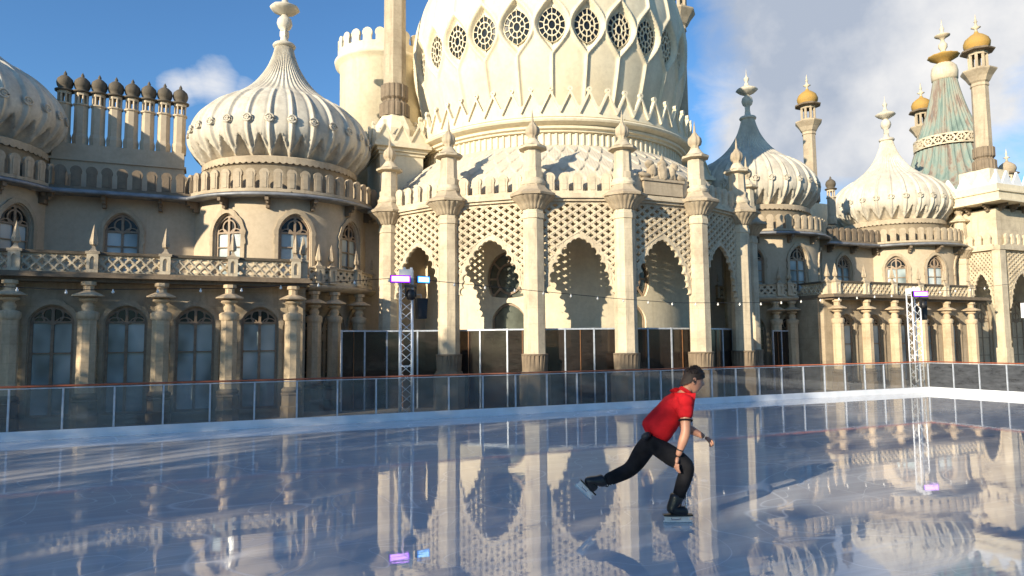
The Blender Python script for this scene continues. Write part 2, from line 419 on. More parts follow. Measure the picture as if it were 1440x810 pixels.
# balustrade
def lattice_bal(w):
    def f(X, Y):
        px, pz = .335, .36
        def hole(ox, oz):
            x = (X - ox + px / 2) % px - px / 2; z = (Y - oz + pz / 2) % pz - pz / 2
            return np.maximum(np.minimum(.082 - np.abs(x), .034 - np.abs(z)), np.minimum(.034 - np.abs(x), .082 - np.abs(z)))
        h = np.maximum(hole(0, 4.56), hole(px / 2, 4.74))
        edge = np.minimum.reduce([X + w, w - X, Y - 4.32, 4.80 - Y])
        return np.where(edge < .015, .03, -h)
    return f
def ridges(w):
    def f(X, Y):
        px, pz = .335, .36
        a = np.abs(((X / px + (Y - 4.56) / pz + .5) % 1) - .5) ; b = np.abs(((X / px - (Y - 4.56) / pz + .5) % 1) - .5)
        a = np.abs(((X / px + (Y - 4.56) / pz) % 1) - .5); b = np.abs(((X / px - (Y - 4.56) / pz) % 1) - .5)
        r = np.maximum(.075 - a, .075 - b) * .3
        return np.minimum.reduce([r, X + w, w - X, Y - 4.3, 4.82 - Y])
    return f
def balustrade_run(w):
    m = MB(); m.panel(lattice_bal(w), -w, w, 4.24, 4.86, .024, -.06, .03, flat(0, 0)); m.panel(ridges(w), -w, w, 4.28, 4.84, .03, .03, .075, flat(0, 0), back=False)
    return m
W1 = .93
balp = build('balustrade', balustrade_run(W1), 'pale', palace, (UO, CV, 0), shift=False)
m = MB(); m.box(-1.09, 1.09, -.12, .12, 4.86, 4.93); m.box(-1.09, 1.09, -.09, .09, 4.93, 4.96)
k = build('handrail', m, 'dark', balp, (0, 0, 0), shift=False); k.location = (0, 0, 0)
def post_proto():
    m = MB()
    def f(X, Y): return np.minimum(.17 - np.abs(X), -arch_open(X, Y, 0, .075, 4.36, 4.68, 4.80))
    m.panel(f, -.17, .17, 4.25, 4.88, .025, .10, .16, flat(0, 0)); m.box(-.165, .165, -.155, .16, 4.25, 4.88)
    m.v = [(x, min(y, 1) if True else y, z) for x, y, z in m.v]
    m2 = MB(); m2.panel(f, -.17, .17, 4.25, 4.88, .025, .15, .20, flat(0, 0)); m2.box(-.165, .165, -.148, .16, 4.25, 4.88)
    p = build('baluster_post', m2, 'pale', palace, (UO, CV, 0), shift=False)
    m = MB(); m.box(-.21, .21, -.21, .21, 4.88, 4.97); m.lathe([(.19, 4.97), (.10, 5.05), (.06, 5.13), (.06, 5.17), (.11, 5.20)], 4, rot=pi / 4, smooth=False)
    m.lathe([(.05, 5.17), (.115, 5.21), (.125, 5.32), (.115, 5.37), (.10, 5.42), (.055, 5.68), (.0, 5.92)], 12, smooth=False, disp=lambda a, z, r: .12 * r * cos(6 * a))
    k = build('finial', m, 'stone', p, (0, 0, 0), shift=False); k.location = (0, 0, 0)
    return p
postp = post_proto(); pf = [True]; bf = [True]
def put_post(u, v, rot=0):
    if pf[0]: postp.location = Vector((u, v, 0)) - WL['palace']; postp.rotation_euler = (0, 0, rot); pf[0] = False
    else: clone(postp, palace, (u, v, 0), rot)
def put_bal(u, v, rot=0, sx=1):
    if bf[0]: balp.location = Vector((u, v, 0)) - WL['palace']; balp.rotation_euler = (0, 0, rot); bf[0] = False
    else: clone(balp, palace, (u, v, 0), rot, (sx, 1, 1))
for side in (-1, 1):
    U = (lambda u: u) if side < 0 else (lambda u: 2 * UO - u)
    for k in range(6):
        put_post(U(3.06 - 2.195 * k), 27.15)
        if k < 5: put_bal(U(3.06 - 2.195 * (k + .5)), 27.15)
    put_post(U(3.36), 27.42, -side * -pi / 2)
    put_bal(U(3.40), 28.4, pi / 2 if side < 0 else -pi / 2, .85)
    # ring balcony round the inner bay
    c = (U(3.08), 33.2); sg = -side
    a0, a1 = radians(10), radians(108)
    lo, hi = sorted((sg * a0, sg * a1)); R = 4.1
    L0, L1 = lo * R, hi * R
    def f(X, Y):
        px, pz = .335, .36
        def hole(ox, oz):
            x = (X - ox + px / 2) % px - px / 2; z = (Y - oz + pz / 2) % pz - pz / 2
            return np.maximum(np.minimum(.082 - np.abs(x), .034 - np.abs(z)), np.minimum(.034 - np.abs(x), .082 - np.abs(z)))
        h = np.maximum(hole(0, 4.56), hole(px / 2, 4.74))
        return np.where((Y < 4.34) | (Y > 4.80), .03, -h)
    m = MB(); m.panel(f, L0, L1, 4.2, 4.86, .035, -.06, .05, cyl(c, R), merge=False); build('ring_balustrade', m, 'pale', palace, (c[0], c[1], 4.2))
    m = MB(); m.lathe([(3.9, 4.86), (4.2, 4.86), (4.2, 4.93), (3.95, 4.95)], 40, c, a0=lo, a1=hi); m.lathe([(3.3, 3.95), (4.1, 3.95), (4.3, 4.08), (4.32, 4.16), (4.2, 4.22), (3.3, 4.22)], 40, c, a0=lo, a1=hi)
    build('ring_balcony_floor', m, 'stone', palace, (c[0], c[1], 4.1))
    for a in (16, 24, 44, 72):
        ang = sg * radians(a); put_post(c[0] + R * sin(ang), c[1] - R * cos(ang), ang)

# round bays with windows
def bay(cu, mir, angs, gangs, outer=False):
    c = (cu, 33.2)
    R = 3.7; mp = cyl(c, R); fw = (.60, 4.5, 6.35, 7.08)
    A = [mir * radians(a) for a in angs]
    wall_panel('bay_wall', -radians(112) * R, radians(112) * R, 4.0, 7.74, mp, 'wall', [(a * R, *fw) for a in A], .09, R)
    for a in A: make_window(palace, *fw, shiftmap(mp, a * R, .02), (c[0] + R * sin(a), c[1] - R * cos(a), fw[1]), R)
    R = 3.3; mp = cyl(c, R); g = (.50, -.3, 2.45, 3.15)
    A = [mir * radians(a) for a in gangs]
    wall_panel('bay_base_wall', -radians(112) * R, radians(112) * R, GZ, 4.0, mp, 'stone', [(a * R, *g) for a in A], .09, R)
    for a in A: make_window(palace, *g, shiftmap(mp, a * R, .02), (c[0] + R * sin(a), c[1] - R * cos(a), g[1]), R, curtain='panedk')
bay(UO - SA, 1, (-38, 3, 44), (12, 36, 60)); bay(UO + SA, -1, (-38, 3, 44), (12, 43, 66))
bay(UO - SB, -1, (-50, -14, 22), ()); bay(UO + SB, 1, (-50, -14, 22), ())

# eaves, battlements
def merlon_sdf(pitch, z0, zb, zt, w=.19):
    def f(X, Y):
        x = (X + pitch / 2) % pitch - pitch / 2
        r = w * 1.05; head = r - np.hypot(x, Y - (zt - r))
        body = np.minimum(w * .88 - np.abs(x), (zt - r) - Y)
        return np.maximum(np.maximum(head, body), zb - Y)
    return f
def merlon_face(pitch, z0, zb, zt, w=.19):
    def f(X, Y):
        x = (X + pitch / 2) % pitch - pitch / 2
        a = merlon_sdf(pitch, z0, zb, zt, w)(X, Y)
        inner = np.maximum(.10 - np.hypot(x, Y - (zt - .21)), np.minimum.reduce([.10 - np.abs(x), (zt - .2) - Y, Y - zb - .04]))
        return np.minimum(a, inner)
    return f
def battlement(x0, x1, mp, zb, zt, pitch, mat, org, curved=False, base=.0, w=.19):
    m = MB(); m.panel(merlon_sdf(pitch, zb - base, zb + .12, zt, w), x0, x1, zb - base, zt, .045, -.10, .04, mp, merge=not curved)
    m.panel(merlon_face(pitch, zb, zb + .12, zt, w), x0, x1, zb, zt, .035, .04, .06, mp, merge=not curved, back=False)
    return build('battlement', m, mat, palace, org)
ZE = 7.78
m = MB(); m.box(-.07, .07, -.30, .28, .04, .22); m.box(-.07, .07, 0, .28, -.22, .04); m.box(-.05, .05, -.16, .0, -.08, .04)
brk = build('bracket', m, 'grime', palace, (UO, CV, 0), shift=False); bk1 = [True]
def put_bracket(u, v, z, rot=0):
    if bk1[0]: brk.location = Vector((u, v, z)) - WL['palace']; brk.rotation_euler = (0, 0, rot); bk1[0] = False
    else: clone(brk, palace, (u, v, z), rot)
for side in (-1, 1):
    U = (lambda u: u) if side < 0 else (lambda u: 2 * UO - u)
    a, b = sorted((U(-11.9), U(9.6)))
    m = MB(); m.box(a, b, 31.15, 34, 7.72, 7.80); m.tube([(a, 31.12, 7.76), (b, 31.12, 7.76)], .075); m.box(a, b, 31.25, 34.2, 7.80, 7.9)
    ep = build('eaves', m, 'lead', palace, ((a + b) / 2, 31.2, 7.7))
    for k in range(12): put_bracket(U(-12 + 2.0 * k + .2), 31.6, 7.5)
    battlement(a + 1, b - 1, flat(0, 31.4), 7.9, 8.84, .53, 'grime', ((a + b) / 2, 31.4, 7.9))
for cu in (UO - SA, UO + SA, UO - SB, UO + SB):
    c = (cu, 33.2); m = MB(); mt = 'lead'
    m.lathe([(3.75, 7.72), (4.38, 7.70), (4.46, 7.72), (4.48, 7.79), (4.40, 7.84), (4.2, 7.90), (3.0, 7.95)], 96, c); e = build('bay_eaves', m, 'lead', palace, (c[0], c[1], 7.7))
    for k in range(-4, 5):
        a = 2 * pi * (k + .5) / 14; put_bracket(c[0] + 4.05 * sin(a), c[1] - 4.05 * cos(a), 7.5, a)
    R = 4.14; n = 49
    battlement(0, 2 * pi * R - .001, cyl(c, R), 7.92, 8.86, 2 * pi * R / n, 'stone', (c[0], c[1], 7.9), True)
    m = MB(); m.lathe([(3.35, 7.9), (3.35, 9.22), (3.45, 9.25)], 64, c); build('dome_drum', m, 'stone', palace, (c[0], c[1], 7.9))

# ------------------------------------------------------------------ small onion domes
NR = 28
def lerp_prof(pts, n):
    """smooth profile through (z, r) points (Catmull-Rom)"""
    P = [Vector((r, z)) for z, r in pts]; out = []
    P = [P[0] * 2 - P[1]] + P + [P[-1] * 2 - P[-2]]
    for i in range(1, len(P) - 2):
        for k in range(n):
            t = k / n; a, b, c, d = P[i - 1:i + 3]
            q = .5 * ((2 * b) + (c - a) * t + (2 * a - 5 * b + 4 * c - d) * t * t + (3 * b - a - 3 * c + d) * t ** 3); out.append((max(q.x, 0), q.y))
    out.append((P[-2].x, P[-2].y)); return out
def dome_disp(a, z, r):
    ph = (a / (2 * pi) * NR) % 1; d = min(ph, 1 - ph)            # 0 on a rib, .5 between
    s = d * 2 * pi * r / NR
    o = 0.0
    if z < 12.80:
        k = min(1, (12.80 - z) / .12)
        o += .11 * k * math.exp(-(s / .06) ** 2) - .03 * k * math.exp(-((s - .14) / .05) ** 2)
        if z < 10.46:                                            # folded petals near the foot
            w = .46 * min(1, (10.46 - z) / .82); q = (.5 - d) / max(w, 1e-3)
            if q < 1: o -= .34 * min(1, (10.46 - z) / .28) * (1 - q) ** .55
            elif q < 1.3: o += .06
    if z > 12.62:
        k = min(1, (z - 12.62) / .4); o += .028 * k * cos(2 * pi * ph * 2) * min(1, r / .8)
    return o
prof = lerp_prof([(9.52, 3.0), (9.75, 3.28), (10.15, 3.66), (10.65, 3.90), (11.25, 3.84), (11.85, 3.54), (12.35, 3.06), (12.75, 2.50), (13.1, 1.98), (13.5, 1.50), (14.0, 1.08), (14.6, .72), (15.2, .50), (15.62, .40)], 8)
m = MB(); m.lathe(prof, NR * 20, disp=dome_disp)
for k in range(NR):                                             # rosettes on the ribs
    a = 2 * pi * k / NR; z0 = 11.02; r0 = 3.90
    for rr, tb in ((.165, .042), (.07, .035)):
        pts = []
        for j in range(15):
            t = 2 * pi * j / 14; x = rr * cos(t) / r0; z = z0 + rr * sin(t) * .95; ro = r0 + .08 - (z - z0) * .12
            pts.append((ro * sin(a + x), -ro * cos(a + x), z))
        m.tube(pts, tb, 6)
dome = build('dome', m, 'domes', palace, (UO - SA, 33.2, 0), shift=False)
def fin_disp(a, z, r): return .03 * r * cos(12 * a)
m = MB(); m.lathe([(.41, 15.60), (.50, 15.64), (.52, 15.72), (.46, 15.80), (.30, 15.84), (.20, 15.92), (.17, 16.05), (.17, 16.14)], 24)
m.lathe([(.19, 16.12), (.21, 16.16), (.21, 16.40), (.18, 16.44)], 4, smooth=False)
m.lathe([(.17, 16.42), (.14, 16.46), (.28, 16.58), (.345, 16.78), (.30, 17.0), (.18, 17.12), (.14, 17.2)], 24, disp=fin_disp)
m.lathe([(.14, 17.2), (.30, 17.26), (.55, 17.40), (.66, 17.50), (.64, 17.56), (.40, 17.68), (.18, 17.80), (.12, 17.95), (.08, 18.05), (.15, 18.18), (.17, 18.28), (.08, 18.38), (.035, 18.5), (.0, 18.95)], 24, disp=lambda a, z, r: .02 * cos(16 * a) if .3 < r else 0)
k = build('finial', m, 'domes', dome, (0, 0, 0), shift=False); k.location = (0, 0, 0)
# rope and scallop ring at the foot
def sc(X, Y): 
    p = .27; x = (X + p / 2) % p - p / 2
    return np.maximum(.15 - np.hypot(x, (Y - 9.42)), Y - 9.42)
m = MB(); m.lathe([(3.0, 9.25), (3.22, 9.42), (3.34, 9.46), (3.34, 9.60), (3.05, 9.64), (2.95, 9.68)], 72)
R = 3.36; m.panel(lambda X, Y: sc(X * .27 / (2 * pi * R / 78), Y), 0, 2 * pi * R - .001, 9.24, 9.56, .05, -.06, .03, cyl((0, 0), R), merge=False)
k = build('collar', m, 'stone', dome, (0, 0, 0), shift=False); k.location = (0, 0, 0)
WL[dome.name] = Vector((UO - SA, 33.2, 0)); dome.location = WL[dome.name] - WL['palace']
clone(dome, palace, (UO + SA, 33.2, 0)); clone(dome, palace, (UO + SB, 33.2, 0), 0, (.97, .97, 1)); clone(dome, palace, (UO - SB, 33.2, 0))

# ------------------------------------------------------------------ colonnaded rotunda
def col_pos(k): a = (k + .5) * DEL; return (UO + RB * sin(a), CV - RB * cos(a), a)
m = MB(); m.lathe([(.48, 1.30), (.45, 1.36), (.43, 6.62), (.47, 6.64), (.47, 6.84), (.43, 6.86), (.43, 7.02)], 8, smooth=False, rot=pi / 8)
gcol = build('arcade_column', m, 'pale', palace, (UO, CV, 0), shift=False)
def flute(a, z, r): return .05 * r * (abs(cos(12 * a)) - .5)
m = MB(); m.lathe([(.44, 7.0), (.49, 7.05), (.54, 7.15), (.66, 7.30), (.82, 7.42), (.85, 7.47)], 144, disp=flute)
m.lathe([(.85, 7.46), (.95, 7.50), (.97, 7.58), (.91, 7.62), (.68, 7.74), (.54, 7.90), (.50, 8.0)], 8, smooth=False, rot=pi / 8)
k = build('capital', m, 'stone', gcol, (0, 0, 0), shift=False); k.location = (0, 0, 0)
m = MB(); m.lathe([(.50, 7.98), (.52, 8.04), (.52, 8.12), (.46, 8.16), (.46, 8.24)], 16)
m.lathe([(.43, 8.24), (.44, 8.5), (.37, 8.52), (.34, 9.42)], 8, smooth=False, rot=pi / 8)
m.lathe([(.34, 9.40), (.58, 9.44), (.60, 9.50), (.56, 9.54)], 8, smooth=False, rot=pi / 8)
m.lathe([(.56, 9.54), (.42, 9.60), (.30, 9.72), (.22, 9.84), (.17, 9.88)], 16)
k = build('turret', m, 'pale', gcol, (0, 0, 0), shift=False); k.location = (0, 0, 0)
m = MB(); m.lathe([(.17, 9.87), (.18, 9.93), (.14, 9.96), (.24, 10.04), (.275, 10.18), (.25, 10.34), (.14, 10.46), (.11, 10.52), (.05, 10.60), (.04, 10.8), (.0, 11.12)], 32, disp=lambda a, z, r: .09 * r * cos(8 * a))
k = build('finial', m, 'stone', gcol, (0, 0, 0), shift=False); k.location = (0, 0, 0)
m = MB(); m.lathe([(.64, GZ), (.64, .5), (.56, .58), (.54, .66)], 8, smooth=False, rot=pi / 8)
m.lathe([(.50, .66), (.505, 1.26), (.53, 1.28), (.53, 1.33), (.48, 1.34)], 64, disp=lambda a, z, r: .022 * (1 if cos(20 * a) > 0 else -1) if .7 < z < 1.27 else 0, smooth=False)
k = build('pedestal', m, 'grime', gcol, (0, 0, 0), shift=False); k.location = (0, 0, 0)
for k in range(-4, 4):
    u, v, a = col_pos(k)
    if k == -4: gcol.location = Vector((u, v, 0)) - WL['palace']; gcol.rotation_euler = (0, 0, a)
    else: clone(gcol, palace, (u, v, 0), a)

# pierced arch screen between the columns
CH = 2 * RB * sin(DEL / 2); HW = CH / 2 - .33
ZS, ZA, OW = 4.38, 5.86, 1.06
def opening(X, Y):
    t = np.clip(np.abs(X) / OW, 0, 1)
    top = ZS + (ZA - .12 - ZS) * (1 - t ** 1.55) ** .72
    base = np.minimum((top - Y) * .8, OW - .05 - np.abs(X))
    wd = OW - .05 + np.clip((ZS - .35 - Y) / (ZS - .35 - 3.25), 0, 1) ** 1.1 * (HW - OW + .12)
    low = np.minimum(wd - np.abs(X), ZS + .02 - Y)
    s = np.maximum(base, low)
    cen = []
    for sg in (-1, 1):
        for q in (0, .16, .34, .53, .72, .89, 1.0):
            x = OW * (1 - (1 - q) ** 1.0); z = ZS + (ZA - .12 - ZS) * max(0, 1 - min(1, q) ** 1.55) ** .72
            cen.append((sg * x * .97, z, .155))
        for z in (4.12, 3.84, 3.56): 
            cen.append((sg * (OW + max(0, (4.03 - z) / .78) * (HW - OW) * 1.0), z, .15))
    for cx, cz, r in cen: s = np.maximum(s, r - np.hypot(X - cx, Y - cz))
    return s
def crosses(X, Y):
    px, pz = .47, .30
    def hole(ox, oz):
        x = (X - ox + px / 2) % px - px / 2; z = (Y - oz + pz / 2) % pz - pz / 2
        a = np.minimum(.105 - np.abs(x), .033 - np.abs(z)); b = np.minimum(.037 - np.abs(x), .085 - np.abs(z))
        return np.maximum(a, b)
    return np.maximum(hole(0, 6.9), hole(px / 2, 6.9 + pz / 2))
def screen(X, Y):
    op = opening(X, Y); h = crosses(X, Y)
    band = (op > -.17)
    edge = np.minimum.reduce([X + HW, HW - X, 7.30 - Y]) < .03
    return np.minimum(-op, np.where(band | edge, .05, -h))
def ridge(X, Y):
    px, pz = .47, .30
    a = np.abs(((X / px + (Y - 6.9) / pz) % 1) - .5); b = np.abs(((X / px - (Y - 6.9) / pz) % 1) - .5)
    r = np.maximum(.06 - a, .06 - b) * .4; op = opening(X, Y)
    rim = np.minimum(-op - .015, .085 + op) * 1.0
    return np.maximum(np.where(op < -.15, r, -1), rim)
m = MB(); m.panel(screen, -HW, HW, 3.1, 7.36, .027, -.09, .03, flat(0, 0)); m.panel(ridge, -HW, HW, 3.1, 7.36, .030, .03, .05, flat(0, 0), back=False)
scr = build('lattice_arch', m, 'pale', palace, (UO, CV, 0), shift=False)
RM = RB * cos(DEL / 2)
for i, k in enumerate(range(-3, 4)):
    a = k * DEL; p = (UO + RM * sin(a), CV - RM * cos(a), 0)
    if i == 0: scr.location = Vector(p) - WL['palace']; scr.rotation_euler = (0, 0, a)
    else: clone(scr, palace, p, a)
# entablature, parapet merlons, crest
for k in range(-4, 4):
    a = k * DEL; mp = flat(UO + (RM + .02) * sin(a), CV - (RM + .02) * cos(a), a)
    m = MB(); c = (UO + (RM - .05) * sin(a), CV - (RM - .05) * cos(a)); m.obox(c, a, CH / 2 - .1, .20, 7.36, 7.46); m.obox(c, a, CH / 2 - .1, .30, 7.46, 7.54); m.obox(c, a, CH / 2 - .1, .24, 7.54, 7.66)
    build('entablature', m, 'pale', palace, (c[0], c[1], 7.4))
    battlement(-1.42, 1.42, mp, 7.66, 8.52, .568 if True else .5, 'pale', (c[0], c[1], 7.66), w=.20)
a = 0.0; c = (UO, CV - RM - .12)
m = MB(); m.box(UO - .95, UO + .95, c[1] - .1, c[1] + .1, 7.70, 8.30); m.box(UO - 1.02, UO + 1.02, c[1] - .16, c[1] + .14, 8.26, 8.36)
def lump(x, z, r, sx=1.0, sz=1.0, y=-.02):
    q = MB(); q.lathe([(r * sin(pi * t / 14), -r * cos(pi * t / 14)) for t in range(1, 14)], 22)
    o = Vector((x * 3.1, z * 2.7, r))
    m.add([(UO + x + vx * sx * (1 + .55 * noise.noise(Vector((vx, vy, vz)) * 5 + o)), c[1] + y + vy * .7, z + vz * sz * (1 + .55 * noise.noise(Vector((vz, vx, vy)) * 6 + o))) for vx, vy, vz in q.v], q.f, False)
for args in ((0, 8.62, .30, 1.0, 1.25), (0, 9.02, .17, 1.5, .8), (0, 9.2, .09, 1, 1.4), (-.48, 8.66, .22, .9, 1.5), (-.62, 8.98, .17, 1.1, 1.0), (.48, 8.66, .22, .9, 1.5), (.62, 8.95, .17, 1.1, 1.0), (-.85, 8.5, .15, 1.6, .8), (.85, 8.5, .15, 1.6, .8), (-.3, 8.42, .16, 1.5, .7), (.3, 8.42, .16, 1.5, .7)): lump(*args)
build('crest', m, 'stone', palace, (UO, c[1], 8.0))

# inner rotunda wall with horseshoe windows
RI = 7.6; mp = cyl((UO, CV), RI); rw = [(a * RI, 1.08) for a in (0, -2 * DEL, 2 * DEL)]
def horseshoe(X, Y, cx, o=0.0):
    x = X - cx
    up = (1.02 + o) - np.hypot(x, (Y - 4.55) * .86); mid = np.minimum.reduce([.78 + o - np.abs(x), 4.0 - Y, Y - (-.5 - o)])
    arch = arch_open(X, Y, cx, .78, -.5, 2.7, 3.5, o)
    return np.maximum(np.where(Y > 3.7, up, -1), arch)
def sd(X, Y):
    s = np.full_like(X, 1.0)
    for cx, hw in rw: s = np.minimum(s, -horseshoe(X, Y, cx))
    return s
m = MB(); m.panel(sd, -2.1 * RI, 2.1 * RI, GZ, 7.6, .11, -.2, .0, mp, merge=False); build('rotunda_wall', m, 'cream', palace, (UO, CV, GZ))
for cx, hw in rw:
    def fr(X, Y):
        op = horseshoe(X, Y, 0); r = np.hypot(X, (Y - 4.55) * .86)
        ring = np.minimum(op, .08 - op); r2 = np.where(Y > 3.65, .04 - np.abs(r - .55), -1)
        an = np.arctan2(X, Y - 4.55); sp = np.where((Y > 3.65) & (r > .55), .04 - np.abs(np.sin(an * 4)) * r / 4, -1)
        bars = np.where(Y < 3.6, np.maximum(.035 - np.abs(X) * 0 - np.abs(Y - 1.1), .035 - np.abs(Y - 2.0)), -1); mu = np.where(Y < 3.3, .03 - np.abs(np.abs(X) - .74), -1)
        return np.maximum(ring, np.minimum(op, np.maximum.reduce([r2, sp, bars, mu])))
    sm = shiftmap(mp, cx, -.12); a = cx / RI
    org = (UO + RI * sin(a), CV - RI * cos(a), 0)
    m = MB(); m.panel(fr, -1.1, 1.1, -.6, 5.9, .05, -.06, .02, sm, merge=False); w = build('window', m, 'frame', palace, org)
    m = MB(); m.panel(lambda X, Y: horseshoe(X, Y, 0), -1.1, 1.1, -.6, 5.9, .12, -.06, -.05, sm, merge=False); build('pane', m, 'rotpane', w, org)
# arcade ceiling
m = MB(); m.lathe([(7.3, 7.42), (10.0, 7.42), (10.0, 7.5)], 64, (UO, CV)); build('arcade_ceiling', m, 'wall', palace, (UO, CV, 7.4))

# scaled roof
def scale_disp(a, z, r):
    t = (10.5 - z) / 2.75; rows = 5.0; n = 84
    row = t * rows; k = math.floor(row)
    best = 0
    q = (a / (2 * pi) * n + (.5 if k % 2 else 0)) % 1; e = abs(q - .5) * 2      # 0 centre .. 1 edge
    fr = row - k
    lim = .95 - .75 * e ** 1.4
    if fr < lim: h = .10 * (.25 + .75 * fr)
    else:
        q2 = (q + .5) % 1; e2 = abs(q2 - .5) * 2; h = .10 * (.05 + .2 * (fr - lim))
    return h + .008 * math.cos(a * n * 5)
rp = lerp_prof([(7.72, 9.45), (8.3, 9.30), (8.9, 8.90), (9.5, 8.30), (10.0, 7.72), (10.46, 7.12)], 14)
m = MB(); m.lathe(rp, 84 * 11, (UO, CV), disp=scale_disp, a0=-radians(125), a1=radians(125)); m.lathe([(9.9, 7.7), (9.3, 7.72)], 64, (UO, CV))
build('scaled_roof', m, 'scale', palace, (UO, CV, 8))

# drum, cornice, zigzag ring
def fl(a, z, r): return (.075 if ((a / (2 * pi) * 144) % 1) < .26 else 0) if 10.52 < z < 11.08 else .0
m = MB(); m.lathe([(6.95, 10.3), (7.02, 10.40), (7.02, 10.50), (6.90, 10.51), (6.90, 10.53), (6.90, 11.07), (6.90, 11.09), (7.06, 11.10), (7.08, 11.18), (7.22, 11.22), (7.24, 11.32), (7.16, 11.34), (7.34, 11.40), (7.50, 11.46), (7.55, 11.54), (7.50, 11.62), (7.38, 11.66), (7.36, 11.72), (6.5, 11.8)], 1152, (UO, CV), disp=fl, smooth=False)
build('drum', m, 'cream', palace, (UO, CV, 10.4))
N = 54; R = 7.42; tw = 2 * pi * R / N
def zig(X, Y):
    x = np.abs((X + tw / 2) % tw - tw / 2) / (tw / 2)
    return (12.88 - x * .88 - Y) * .5
def zig2(X, Y):
    q = zig(X, Y); x = (X + tw / 2) % tw - tw / 2; x2 = X % tw - tw / 2
    rim = np.minimum(q, .095 - q); hole = np.hypot(x, Y - 12.90); knob = np.minimum(.115 - hole, hole - .035); knob2 = .105 - np.hypot(x2, Y - 12.04)
    return np.maximum.reduce([rim, knob, knob2])
m = MB(); m.panel(zig, 0, 2 * pi * R - .001, 11.68, 13.0, .055, -.08, .0, cyl((UO, CV), R), merge=False)
m.panel(zig2, 0, 2 * pi * R - .001, 11.68, 13.02, .04, -.04, .11, cyl((UO, CV), R), merge=False)
build('zigzag_crest', m, 'cream', palace, (UO, CV, 11.7))

# great dome with pointed oval windows between merging ribs
NW = 28; WZ0, WZ1 = 15.08, 16.90
gp = [(11.7, 6.1), (12.6, 6.42), (13.6, 6.74), (14.6, 7.0), (15.6, 7.18), (16.8, 7.29), (17.8, 7.22), (18.9, 6.95), (20.0, 6.40), (20.9, 5.70), (21.8, 4.7), (22.6, 3.4), (23.3, 2.2), (24.2, 1.25), (25.4, .7), (27, .5)]
def ovw(z):
    t = (z - WZ0 + .42) / (WZ1 - WZ0 + .84)
    if t <= 0 or t >= 1: return 0
    return .80 * (.5 - .5 * cos(2 * pi * t)) ** .58
def gdisp(a, z, r):
    ph = (a / (2 * pi) * NW) % 1; d = min(ph, 1 - ph); s = d * 2 * pi * r / NW
    w = ovw(z)
    o = .13 * math.exp(-((s - w) / .07) ** 2)
    if w > .14 and s < w - .12: o -= .20 * min(1, (w - .12 - s) / .05)
    if z > 21: o *= max(0, 1 - (z - 21) / 2)
    return o
m = MB(); m.lathe(lerp_prof(gp, 11), NW * 26, (UO, CV), disp=gdisp, a0=-radians(120), a1=radians(120)); m.sm = [True] * len(m.sm)
gd = build('great_dome', m, 'cream', palace, (UO, CV, 11.7))
def rprof(z):
    for (z0, r0), (z1, r1) in zip(gp, gp[1:]):
        if z0 <= z <= z1: return r0 + (r1 - r0) * (z - z0) / (z1 - z0)
    return 1
def wsd(X, Y):
    t = np.clip((Y - WZ0 - .12) / (WZ1 - WZ0 - .24), 0, 1); q = 1 - np.abs(2 * t - 1); return (.66 * np.clip(1 - (1 - q) ** 2.3, 0, 1) ** .8 - np.abs(X)) * .9 - .02
def tracery(X, Y):
    o = wsd(X, Y); cz = (WZ0 + WZ1) / 2; x = X / .56; z = (Y - cz) / .73; r = np.hypot(x, z); an = np.arctan2(x, z)
    g = [np.minimum(o, .04 - o)] + [(.036 - np.abs(r - q)) * .5 for q in (.30, .66)]
    sp = np.where(r > .62, (.032 - np.abs(np.sin(an * 7)) * r / 7 * 1.3) * .6, np.where(r > .30, (.032 - np.abs(np.sin(an * 4)) * r / 4) * .6, -1))
    return np.minimum(o, np.maximum.reduce(g + [sp]))
for k in range(NW):
    a = 2 * pi * k / NW
    if a > pi: a -= 2 * pi
    if abs(a) > radians(118): continue
    def mpw(x, z, d, a=a):
        r = rprof(z) - .17 + d; return (UO + r * sin(a + x / 7.2), CV - r * cos(a + x / 7.2), z)
    m = MB(); m.panel(tracery, -.68, .68, WZ0, WZ1, .03, .01, .07, mpw, merge=False, back=False); org = (UO + 7.1 * sin(a), CV - 7.1 * cos(a), 16)
    w = build('dome_window', m, 'cream', palace, org)
    m = MB(); m.panel(wsd, -.68, .68, WZ0, WZ1, .14, .0, .012, mpw, merge=False, back=False)
    build('pane', m, 'panedk', w, org)

